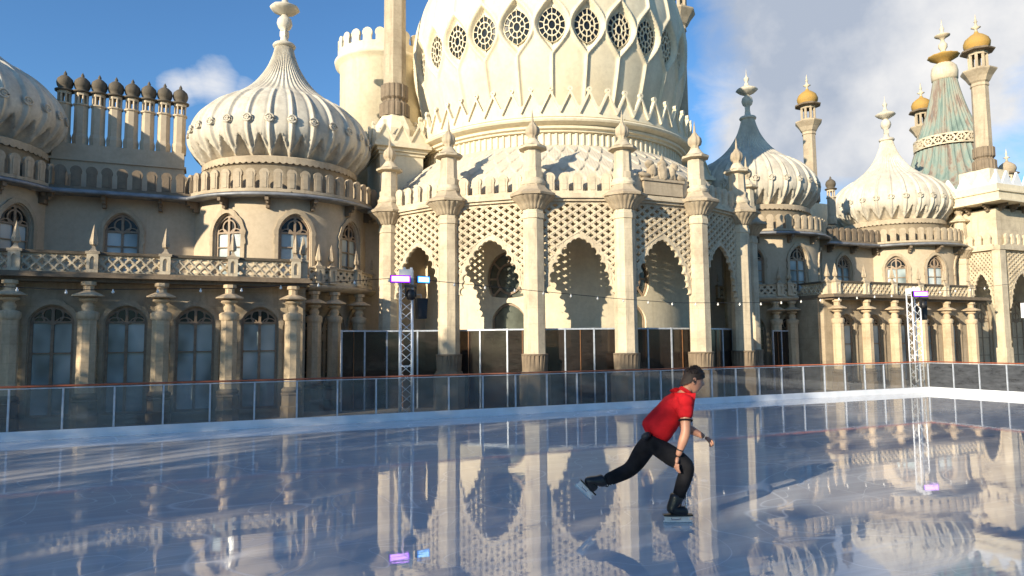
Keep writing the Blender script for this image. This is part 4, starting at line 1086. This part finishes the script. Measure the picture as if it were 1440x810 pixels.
# head: face towards +x, tipped a little forward
HC = Vector(J(979.5, 530.5)); tilt = radians(-14)
def head_pt(x, y, z):
    ct, st = cos(tilt), sin(tilt)
    return (HC.x + x * ct - z * st, HC.y + y, HC.z + x * st + z * ct)
hv = []; NA, NB = 40, 30
for j in range(NB + 1):
    ph = pi * j / NB
    for i in range(NA):
        t = 2 * pi * i / NA; x = cos(t) * sin(ph); y = sin(t) * sin(ph); z = -cos(ph)
        X = x * .100; Y = y * .077; Z = z * .122
        if z < 0: X = X * (1 + z * .18) + .022 * (-z) * (1 if x > 0 else .2); Y *= (1 + z * .28)
        fr = max(0, x) ** 3
        X += .026 * fr * math.exp(-(Y / .014) ** 2) * math.exp(-((Z + .012) / .022) ** 2) * (1.0)      # nose
        X += .008 * fr * math.exp(-(Y / .03) ** 2) * math.exp(-((Z - .045) / .02) ** 2)               # brow
        X -= .012 * fr * math.exp(-((abs(Y) - .032) / .014) ** 2) * math.exp(-((Z - .018) / .013) ** 2)  # eye sockets
        X += .008 * fr * math.exp(-(Y / .02) ** 2) * math.exp(-((Z + .062) / .007) ** 2) + .007 * fr * math.exp(-(Y / .02) ** 2) * math.exp(-((Z + .048) / .006) ** 2)
        X += .012 * fr * math.exp(-(Y / .022) ** 2) * math.exp(-((Z + .102) / .016) ** 2)             # chin
        hv.append(to_w(head_pt(X, Y, Z)))
body.add(hv, [(j * NA + i, j * NA + (i + 1) % NA, (j + 1) * NA + (i + 1) % NA, (j + 1) * NA + i) for j in range(NB) for i in range(NA)], True)
for s in (-1, 1):                                                # ears
    pts = [to_w(head_pt(-.005 + .014 * cos(q), s * (.076 + .006 * abs(sin(q))), .0 + .028 * sin(q))) for q in [2 * pi * k / 12 for k in range(13)]]
    body.tube(pts, .008, 6); body.tube([to_w(head_pt(-.004, s * .074, -.02)), to_w(head_pt(-.004, s * .078, .02))], .010, 6)
def hand(wr, tip_dir, side, nrm, curl):
    """palm and five separate tapering fingers, knuckles bent by curl"""
    w_ = Vector(wr); d = Vector(tip_dir).normalized(); n = Vector(nrm).normalized(); s_ = d.cross(n).normalized() * side
    pc = [(tuple(w_), .022), (tuple(w_ + d * .035), (.030)), (tuple(w_ + d * .075), .028)]
    vs, fs = skin_mesh([p for p, r in pc], [(0, 1), (1, 2)], [(.021, .021), (.040, .022), (.044, .019)], 2); body.add([to_w(v) for v in vs], fs, True)
    for k, (off, ln) in enumerate(((-.034, .070), (-.012, .084), (.011, .088), (.033, .079))):
        p = w_ + d * .080 + s_ * off; dd = d.copy(); P = [tuple(p - d * .02)]; 
        for seg in (.44, .31, .25):
            P.append(tuple(p)); dd = (Matrix.Rotation(curl, 3, s_ * side) @ dd); p = p + dd * ln * seg
        P.append(tuple(p)); vs, fs = skin_mesh(P, [(i, i + 1) for i in range(len(P) - 1)], [.0115, .0115, .011, .010, .0082], 1); body.add([to_w(v) for v in vs], fs, True)
    p0 = w_ + d * .022 - s_ * .022; p1 = p0 + (d * .6 - s_ * .6 + n * .3).normalized() * .035; p2 = p1 + (d * .9 - s_ * .1 + n * .45).normalized() * .032; p3 = p2 + (d * .9 + s_ * .1 + n * .5).normalized() * .025
    vs, fs = skin_mesh([tuple(p0), tuple(p1), tuple(p2), tuple(p3)], [(0, 1), (1, 2), (2, 3)], [.015, .013, .012, .010], 1); body.add([to_w(v) for v in vs], fs, True)
hand(haN, (-.18, .05, -1), 1, (.9, .3, -.2), .30)
hand(haF, (.9, -.25, -.38), 1, (-.3, .1, -.9), 1.0)
per = build('person', body, 'skin', None, tuple(PO)); tag(per, 'person skating in a red polo shirt and black trousers, leaning forward on one leg', 'person')
PW = tuple(PO)
sh = skinned([
    [(J(917, 613), .165), (J(930, 599), .180), (mid(wst, chest, .7), .182), (J(951, 572), .195), (J(961, 561), .165), (J(970, 549), .088)],
    [(J(951, 572), .205), (shn, .115), (mid(shn, eln, .30), .082), (mid(shn, eln, .58), .078)],
    [(J(951, 572), .205), (shf, .115), (mid(shf, elf, .30), .082), (mid(shf, elf, .58), .078)]])
for S0, (sh0, el0) in ((-1, (shn, eln)), (1, (shf, elf))):
    for t, r in ((0, .088), (.25, .082), (-.35, .105), (-.7, .115)):
        q = Vector(mid(sh0, el0, t)) if t >= 0 else Vector(mid(sh0, J(951, 572), -t)); b_ = MB(); b_.lathe([(r * sin(pi * k / 10), -r * cos(pi * k / 10)) for k in range(11)], 16)
        sh.add([to_w((q.x + v[0], q.y + v[1] * .9, q.z + v[2] * .92)) for v in b_.v], b_.f, True)
# cloth folds: push the shirt surface with noise
sh.v = [tuple(Vector(v) + Vector((1, 1, 0)).normalized() * (.010 * noise.noise(Vector(v) * 16) + .006 * noise.noise(Vector(v) * 40)) + Vector((0, 0, .008 * noise.noise(Vector(v) * 22 + Vector((5, 5, 5)))))) for v in sh.v]
shirt = build('shirt', sh, 'red', per, PW)
m = MB(); c0 = Vector(J(969, 547)); ax = (Vector(J(976, 536)) - Vector(J(965, 553))).normalized()
def ringpts(c, ax, r, n=20):
    a = ax.cross(Vector((0, 1, 0))).normalized(); b = ax.cross(a); return [tuple(Vector(c) + a * r * cos(2 * pi * k / n) + b * r * sin(2 * pi * k / n)) for k in range(n + 1)]
m.tube([to_w(p) for p in ringpts(c0, ax, .064)], .013, 8); m.tube([to_w(p) for p in ringpts(c0 + ax * .018, ax, .060)], .010, 8); build('collar', m, 'red', shirt, PW)
for a, b in ((shn, eln), (shf, elf)):
    m = MB(); c = Vector(mid(a, b, .60)); d = (Vector(b) - Vector(a)).normalized(); m.tube([to_w(p) for p in ringpts(c, d, .062)], .009, 8)
    build('sleeve_trim', m, 'cloth', shirt, PW)
tr_ = skinned([
    [(J(924, 607), .150), (pel, .158), (hpn, .125), (mid(hpn, knn, .4), .108), (knn, .085), (mid(knn, ann, .35), .080), (mid(knn, ann, .85), .064), (J(951, 700, -.10), .062)],
    [(pel, .158), (hpf, .125), (mid(hpf, knf, .4), .104), (knf, .080), (mid(knf, anf, .35), .076), (mid(knf, anf, .95), .062)]])
tr_.v = [tuple(Vector(v) + Vector((.7, .7, .2)) * (.010 * noise.noise(Vector(v) * 14) + .005 * noise.noise(Vector(v) * 36))) for v in tr_.v]
build('trousers', tr_, 'cloth', per, PW)
m = MB(); m.v = []; vs = []; fs = []; random.seed(3)          # hair: a shell over the crown with short tufts
for j in range(17):
    ph = pi * (.5 + .5 * j / 16)
    for i in range(NA):
        t = 2 * pi * i / NA; x = cos(t) * sin(ph); y = sin(t) * sin(ph); z = -cos(ph); back = max(0, -x)
        zz = z * .128 - (.075 * back ** .8 * (1 - j / 16) if j < 16 else 0) + (.045 * max(0, x) * (1 - j / 16)); k = 1.07 + .05 * noise.noise(Vector((x, y, z)) * 9) + (.05 if z > .5 else 0)
        vs.append(to_w(head_pt(x * .104 * k - .004, y * .080 * k, zz * (1.05 + .05 * noise.noise(Vector((x, y, z)) * 12)) + .006)))
m.add(vs, [(j * NA + i, j * NA + (i + 1) % NA, (j + 1) * NA + (i + 1) % NA, (j + 1) * NA + i) for j in range(16) for i in range(NA)], True)
for q in range(420):
    t = random.uniform(0, 2 * pi); ph = random.uniform(.0, 1.15); n = Vector((cos(t) * sin(ph), sin(t) * sin(ph), cos(ph)))
    if n.x > .55 and n.z < .45: continue
    p = Vector((n.x * .108, n.y * .084, n.z * .132 + .006)); d = (n + Vector((.35, random.uniform(-.4, .4), .1))).normalized() * random.uniform(.012, .028); s_ = n.cross(Vector((random.random(), random.random(), .3))).normalized() * .006
    m.add([to_w(head_pt(*(p - s_))), to_w(head_pt(*(p + s_))), to_w(head_pt(*(p + d)))], [(0, 1, 2)])
build('hair', m, 'hair', per, PW)
m = MB()
for s in (-1, 1): m.tube([to_w(head_pt(.083, s * .024, .019)), to_w(head_pt(.078, s * .040, .017))], .0055, 6)
for s in (-1, 1): m.tube([to_w(head_pt(.092, s * .016, .037)), to_w(head_pt(.080, s * .046, .037))], .004, 5)
build('eyes_and_brows', m, 'hair', per, PW)
m = MB(); m.tube([to_w(head_pt(-.004, -.080, -.006)), to_w(head_pt(.0, -.090, -.012))], .012, 8); build('earpiece', m, 'black', per, PW)
m = MB(); c = Vector(mid(eln, wrn, .88)); m.tube([to_w(p) for p in ringpts(c, (Vector(wrn) - Vector(eln)).normalized(), .027)], .009, 8); build('wristband', m, 'black', per, PW)
vs, fs = skin_mesh([J(906, 603, -.13), J(912, 613, -.15)], [(0, 1)], [(.075, .06), (.075, .06)], 2); m = MB(); m.add([to_w(v) for v in vs], fs, True); build('belt_pouch', m, 'black', per, PW)
def skate(an_, heel, toe, up, dpt, nm='skate_boot'):
    """boot around ankle an_, sole from heel to toe (2-D x,z), up = direction away from the sole"""
    A = Vector(an_); H = Vector((heel[0], dpt, heel[2])); T = Vector((toe[0], dpt, toe[2])); f_ = (T - H).normalized(); U_ = Vector(up).normalized()
    Ln = (T - H).length
    vs, fs = skin_mesh([tuple(A + U_ * .075), tuple(A + U_ * .0), tuple(H + f_ * Ln * .20 + U_ * .055), tuple(H + f_ * Ln * .55 + U_ * .048), tuple(H + f_ * Ln * .92 + U_ * .036)], [(0, 1), (1, 2), (2, 3), (3, 4)], [(.082, .078), (.070, .070), (.070, .072), (.060, .062), (.046, .056)], 2)
    m = MB(); m.add([to_w(v) for v in vs], fs, True)
    # sole and tongue
    S = f_.cross(U_).normalized()
    def slab(mm, a, b, w1, w2, h0, h1, n=8):
        pv = []
        for k in range(n + 1):
            t = k / n; c = H + f_ * (a + (b - a) * t) * Ln; w = w1 + (w2 - w1) * abs(2 * t - 1) ** 3
            for s in (-1, 1):
                for h in (h0, h1): pv.append(to_w(c + S * s * w + U_ * h))
        ff = []
        for k in range(n):
            o = k * 4
            ff += [(o, o + 4, o + 5, o + 1), (o + 2, o + 3, o + 7, o + 6), (o + 1, o + 5, o + 7, o + 3), (o, o + 2, o + 6, o + 4)]
        ff += [(0, 1, 3, 2), (n * 4, n * 4 + 2, n * 4 + 3, n * 4 + 1)]
        mm.add(pv, ff)
    slab(m, -.02, 1.03, .042, .028, .0, .014)
    m.tube([to_w(A + U_ * .15 + f_ * .07), to_w(A + U_ * .10 + f_ * .058), to_w(A + U_ * .03 + f_ * .062), to_w(H + f_ * Ln * .55 + U_ * .09)], .024, 8)
    b = build(nm, m, 'boot', per, PW)
    m = MB()
    for q in range(7):
        t = q / 6; c = (A + U_ * .07 + f_ * .085) * (1 - t) + (H + f_ * Ln * .80 + U_ * .088) * t; m.tube([to_w(c - S * .035 - U_ * .004), to_w(c + S * .0 + U_ * .008 + f_ * .006), to_w(c + S * .035 - U_ * .004)], .006, 5)
    build('laces', m, 'white', b, PW)
    m = MB(); slab(m, .0, 1.0, .016, .010, -.014, .0); slab(m, .02, .26, .012, .010, -.045, -.014, 2); slab(m, .62, .92, .012, .010, -.045, -.014, 2); slab(m, -.02, 1.02, .007, .004, -.058, -.044); slab(m, .30, .58, .010, .008, -.030, -.012, 2)
    build('blade_holder', m, 'white', b, PW)
    m = MB(); slab(m, -.03, 1.03, .002, .001, -.076, -.057); build('blade', m, 'steel', b, PW)
skate(J(950, 700, -.10), J(931.5, 722.4), J(969, 722.4), (0, 0, 1), -.10)
skate(J(851, 681.5, .13), J(822.5, 678), J(842, 699), (.72, 0, .69), .13)
# ------------------------------------------------------------------ trees along the left side of the rink, plus an added unseen back row
def leafmat():
    mm, nt, out = new_mat('leaves'); L = nt.links.new
    oi = nd(nt, 'ShaderNodeNewGeometry'); n = nd(nt, 'ShaderNodeTexNoise', Scale=1.3, Detail=3.0); L(oi.outputs['Position'], n.inputs['Vector'])
    r = ramp(nt, [(.3, (.035, .06, .02)), (.7, (.10, .11, .035))]); L(n.outputs[0], r.inputs[0])
    p = nd(nt, 'ShaderNodeBsdfPrincipled', Roughness=.7); L(r.outputs[0], p.inputs['Base Color']); L(p.outputs[0], out.inputs[0]); return mm
def tree_mesh(H, R, seed, n=8500):
    rnd = random.Random(seed); m = MB(); t = MB()
    t.tube([(0, 0, 0), (.1, .05, H * .25), (-.1, .1, H * .5), (.05, 0, H * .8)], .22, 10)
    cl = []
    for k in range(34):
        a = rnd.uniform(0, 2 * pi); z = rnd.uniform(.22, .94); rr = R * sqrt(rnd.random()) * (1 - abs(z - .55) * 1.2) ; c = Vector((rr * cos(a), rr * sin(a), H * z)); cl.append((c, rnd.uniform(.9, 1.7)))
        if k % 2: t.tube([(0, 0, c.z * .6), tuple(c * .6 + Vector((0, 0, c.z * .32))), tuple(c)], .06, 5)
    for k in range(n):
        c, r = rnd.choice(cl); d = Vector((rnd.gauss(0, 1), rnd.gauss(0, 1), rnd.gauss(0, .8))).normalized() * r * rnd.random() ** .4; p = c + d
        u_ = Vector((rnd.gauss(0, 1), rnd.gauss(0, 1), rnd.gauss(0, 1))).normalized(); w_ = u_.cross(Vector((rnd.random(), rnd.random(), rnd.random()))).normalized(); s = rnd.uniform(.10, .20)
        m.add([tuple(p - u_ * s), tuple(p + w_ * s * .6), tuple(p + u_ * s), tuple(p - w_ * s * .6)], [(0, 1, 2, 3)])
    return m, t
lm = leafmat(); bk = plain('bark', (.10, .075, .05), .9, 0, .3, 6)
protos = []
for i, (H, R, v) in enumerate(((14.2, 4.3, -15), (15.0, 4.6, -9.5), (14.0, 4.4, -4), (14.8, 4.5, 1.5), (14.4, 4.4, 7), (13.3, 4.3, 12.5), (12.4, 4.3, 18), (11.2, 4.0, 23)) + tuple((15.5 + (k % 3), 4.8, -24 - k) for k in range(11))):
    u = -25 + (i % 2) * 1.6
    back = i >= 8
    if back: u, v = -20 + 8.2 * (i - 8), -26 + (i % 3) * 1.5  # unseen back row, added to block sky light and deepen the shade
    e = empty('tree', (u, v, GZ)); tag(e, 'unseen leafy tree added behind the camera to cut the sky light' if back else 'leafy green tree beyond the left side of the rink, out of view', 'tree', 'unseen trees added behind the camera' if back else 'trees beyond the left side of the rink')
    if i < 2:
        cm, tm = tree_mesh(H - GZ, R, 11 + i); cr_ = build('crown', cm, lm, e, (u, v, GZ), shift=False); tk = build('trunk', tm, bk, e, (u, v, GZ), shift=False); protos.append((cr_, tk, H))
    else:
        cr_, tk, H0 = protos[i % 2]; s = (H - GZ) / (H0 - GZ)
        a = clone(cr_, e, (u, v, GZ), i * 1.3, (1.05, 1.05, s)); b = clone(tk, e, (u, v, GZ), i * 1.3, (1, 1, s))
# ------------------------------------------------------------------ camera
TH, PT, RL = .4148, .0792, -.009
f = Vector((sin(TH) * cos(PT), cos(TH) * cos(PT), sin(PT))); rt_ = Vector((cos(TH), -sin(TH), 0)); up = rt_.cross(f)
r2 = rt_ * cos(RL) + up * sin(RL); u2 = -rt_ * sin(RL) + up * cos(RL)
cam = bpy.data.cameras.new('camera'); co = bpy.data.objects.new('camera', cam); COL.objects.link(co)
mt = Matrix.Identity(4)
for i in range(3): mt[i][0] = r2[i]; mt[i][1] = u2[i]; mt[i][2] = -f[i]
mt.translation = (0, 0, 1.75); co.matrix_world = mt
cam.sensor_width = 36; cam.lens = 980 / 1440 * 36; cam.clip_end = 3000; cam.clip_start = .05
scene.camera = co
# ------------------------------------------------------------------ light
AZ, EL = radians(24), radians(17.5)
sd_ = Vector((cos(AZ) * cos(EL), sin(AZ) * cos(EL), -sin(EL)))
sl = bpy.data.lights.new('sun', 'SUN'); sl.energy = 5.0; sl.angle = radians(.5); sl.color = (1, .87, .66)
so = bpy.data.objects.new('sun', sl); COL.objects.link(so); so.rotation_euler = sd_.to_track_quat('-Z', 'Y').to_euler()
w = bpy.data.worlds.new('World'); scene.world = w; w.use_nodes = True; nt = w.node_tree; nt.nodes.clear(); L = nt.links.new
sky = nd(nt, 'ShaderNodeTexSky'); sky.sky_type = 'NISHITA'; sky.sun_disc = False; sky.sun_elevation = EL
ts = -sd_; sky.sun_rotation = atan2(ts.x, ts.y); sky.air_density = 1.0; sky.dust_density = .6; sky.ozone_density = 2.2
tc = nd(nt, 'ShaderNodeTexCoord')
mp_ = nd(nt, 'ShaderNodeMapping'); mp_.inputs['Scale'].default_value = (1, 1, 1.9); mp_.inputs['Location'].default_value = (.35, .1, .0)
cn = nd(nt, 'ShaderNodeTexNoise', Scale=7.0, Detail=13.0, Roughness=.62, Distortion=.35)
L(tc.outputs['Generated'], mp_.inputs[0]); L(mp_.outputs[0], cn.inputs['Vector'])
# cloud banks: denser towards the right of the view
def bank(dirv, lo, hi):
    dv = nd(nt, 'ShaderNodeVectorMath', operation='DOT_PRODUCT'); dv.inputs[1].default_value = Vector(dirv).normalized(); L(tc.outputs['Generated'], dv.inputs[0])
    mr = nd(nt, 'ShaderNodeMapRange'); mr.inputs[1].default_value = lo; mr.inputs[2].default_value = hi; L(dv.outputs['Value'], mr.inputs[0]); return mr.outputs[0]
def pixdir(x, y): return (f * 980 + r2 * (x - 720) - u2 * (y - 405)).normalized()
b1 = bank(pixdir(1220, 70), .966, .992)
s = b1
for (px_, py_, lo_, hi_, kk) in ((1100, 190, .9915, .999, .95), (1030, 60, .9965, .9995, .7), (1300, 190, .992, .999, .85), (1400, 60, .993, .999, .8), (1425, 215, .9985, .9998, .6), (305, 112, .9989, .99998, .60), (252, 122, .9992, .99998, .52), (345, 124, .9994, .99998, .48), (278, 116, .9993, .99998, .52), (90, 95, .9980, .9999, .36)):
    b = bank(pixdir(px_, py_), lo_, hi_)
    mu = nd(nt, 'ShaderNodeMath', operation='MULTIPLY'); mu.inputs[1].default_value = kk; L(b, mu.inputs[0])
    mx = nd(nt, 'ShaderNodeMath', operation='MAXIMUM'); L(s, mx.inputs[0]); L(mu.outputs[0], mx.inputs[1]); s = mx.outputs[0]
hn = nd(nt, 'ShaderNodeMath', operation='MULTIPLY'); hn.inputs[1].default_value = .55; L(cn.outputs[0], hn.inputs[0])
ad = nd(nt, 'ShaderNodeMath', operation='MULTIPLY_ADD'); ad.inputs[1].default_value = .62; L(s, ad.inputs[0]); L(hn.outputs[0], ad.inputs[2])
cr = ramp(nt, [(.52, (0, 0, 0)), (.80, (1, 1, 1))]); L(ad.outputs[0], cr.inputs[0])
cn2 = nd(nt, 'ShaderNodeTexNoise', Scale=4.2, Detail=7.0, Roughness=.55); L(tc.outputs['Generated'], cn2.inputs['Vector'])
cc = ramp(nt, [(.38, (3.6, 4.1, 5.0)), (.62, (7.6, 7.5, 7.4))]); L(cn2.outputs[0], cc.inputs[0])
mxc = nd(nt, 'ShaderNodeMix', data_type='RGBA'); L(cr.outputs[0], mxc.inputs[0]); 
tint = nd(nt, 'ShaderNodeMix', data_type='RGBA', blend_type='MULTIPLY'); tint.inputs[0].default_value = 1; tint.inputs[7].default_value = (.80, 1.22, 1.58, 1); L(sky.outputs[0], tint.inputs[6])
L(tint.outputs[2], mxc.inputs[6]); L(cc.outputs[0], mxc.inputs[7])
bg = nd(nt, 'ShaderNodeBackground', Strength=.082); L(mxc.outputs[2], bg.inputs[0]); wo = nd(nt, 'ShaderNodeOutputWorld'); L(bg.outputs[0], wo.inputs[0])
scene.view_settings.view_transform = 'Standard'; scene.view_settings.look = 'None'; scene.view_settings.gamma = 1; scene.view_settings.exposure = 0.62
scene.cycles.max_bounces = 8; scene.cycles.transparent_max_bounces = 16
scene.cycles.use_denoising = True
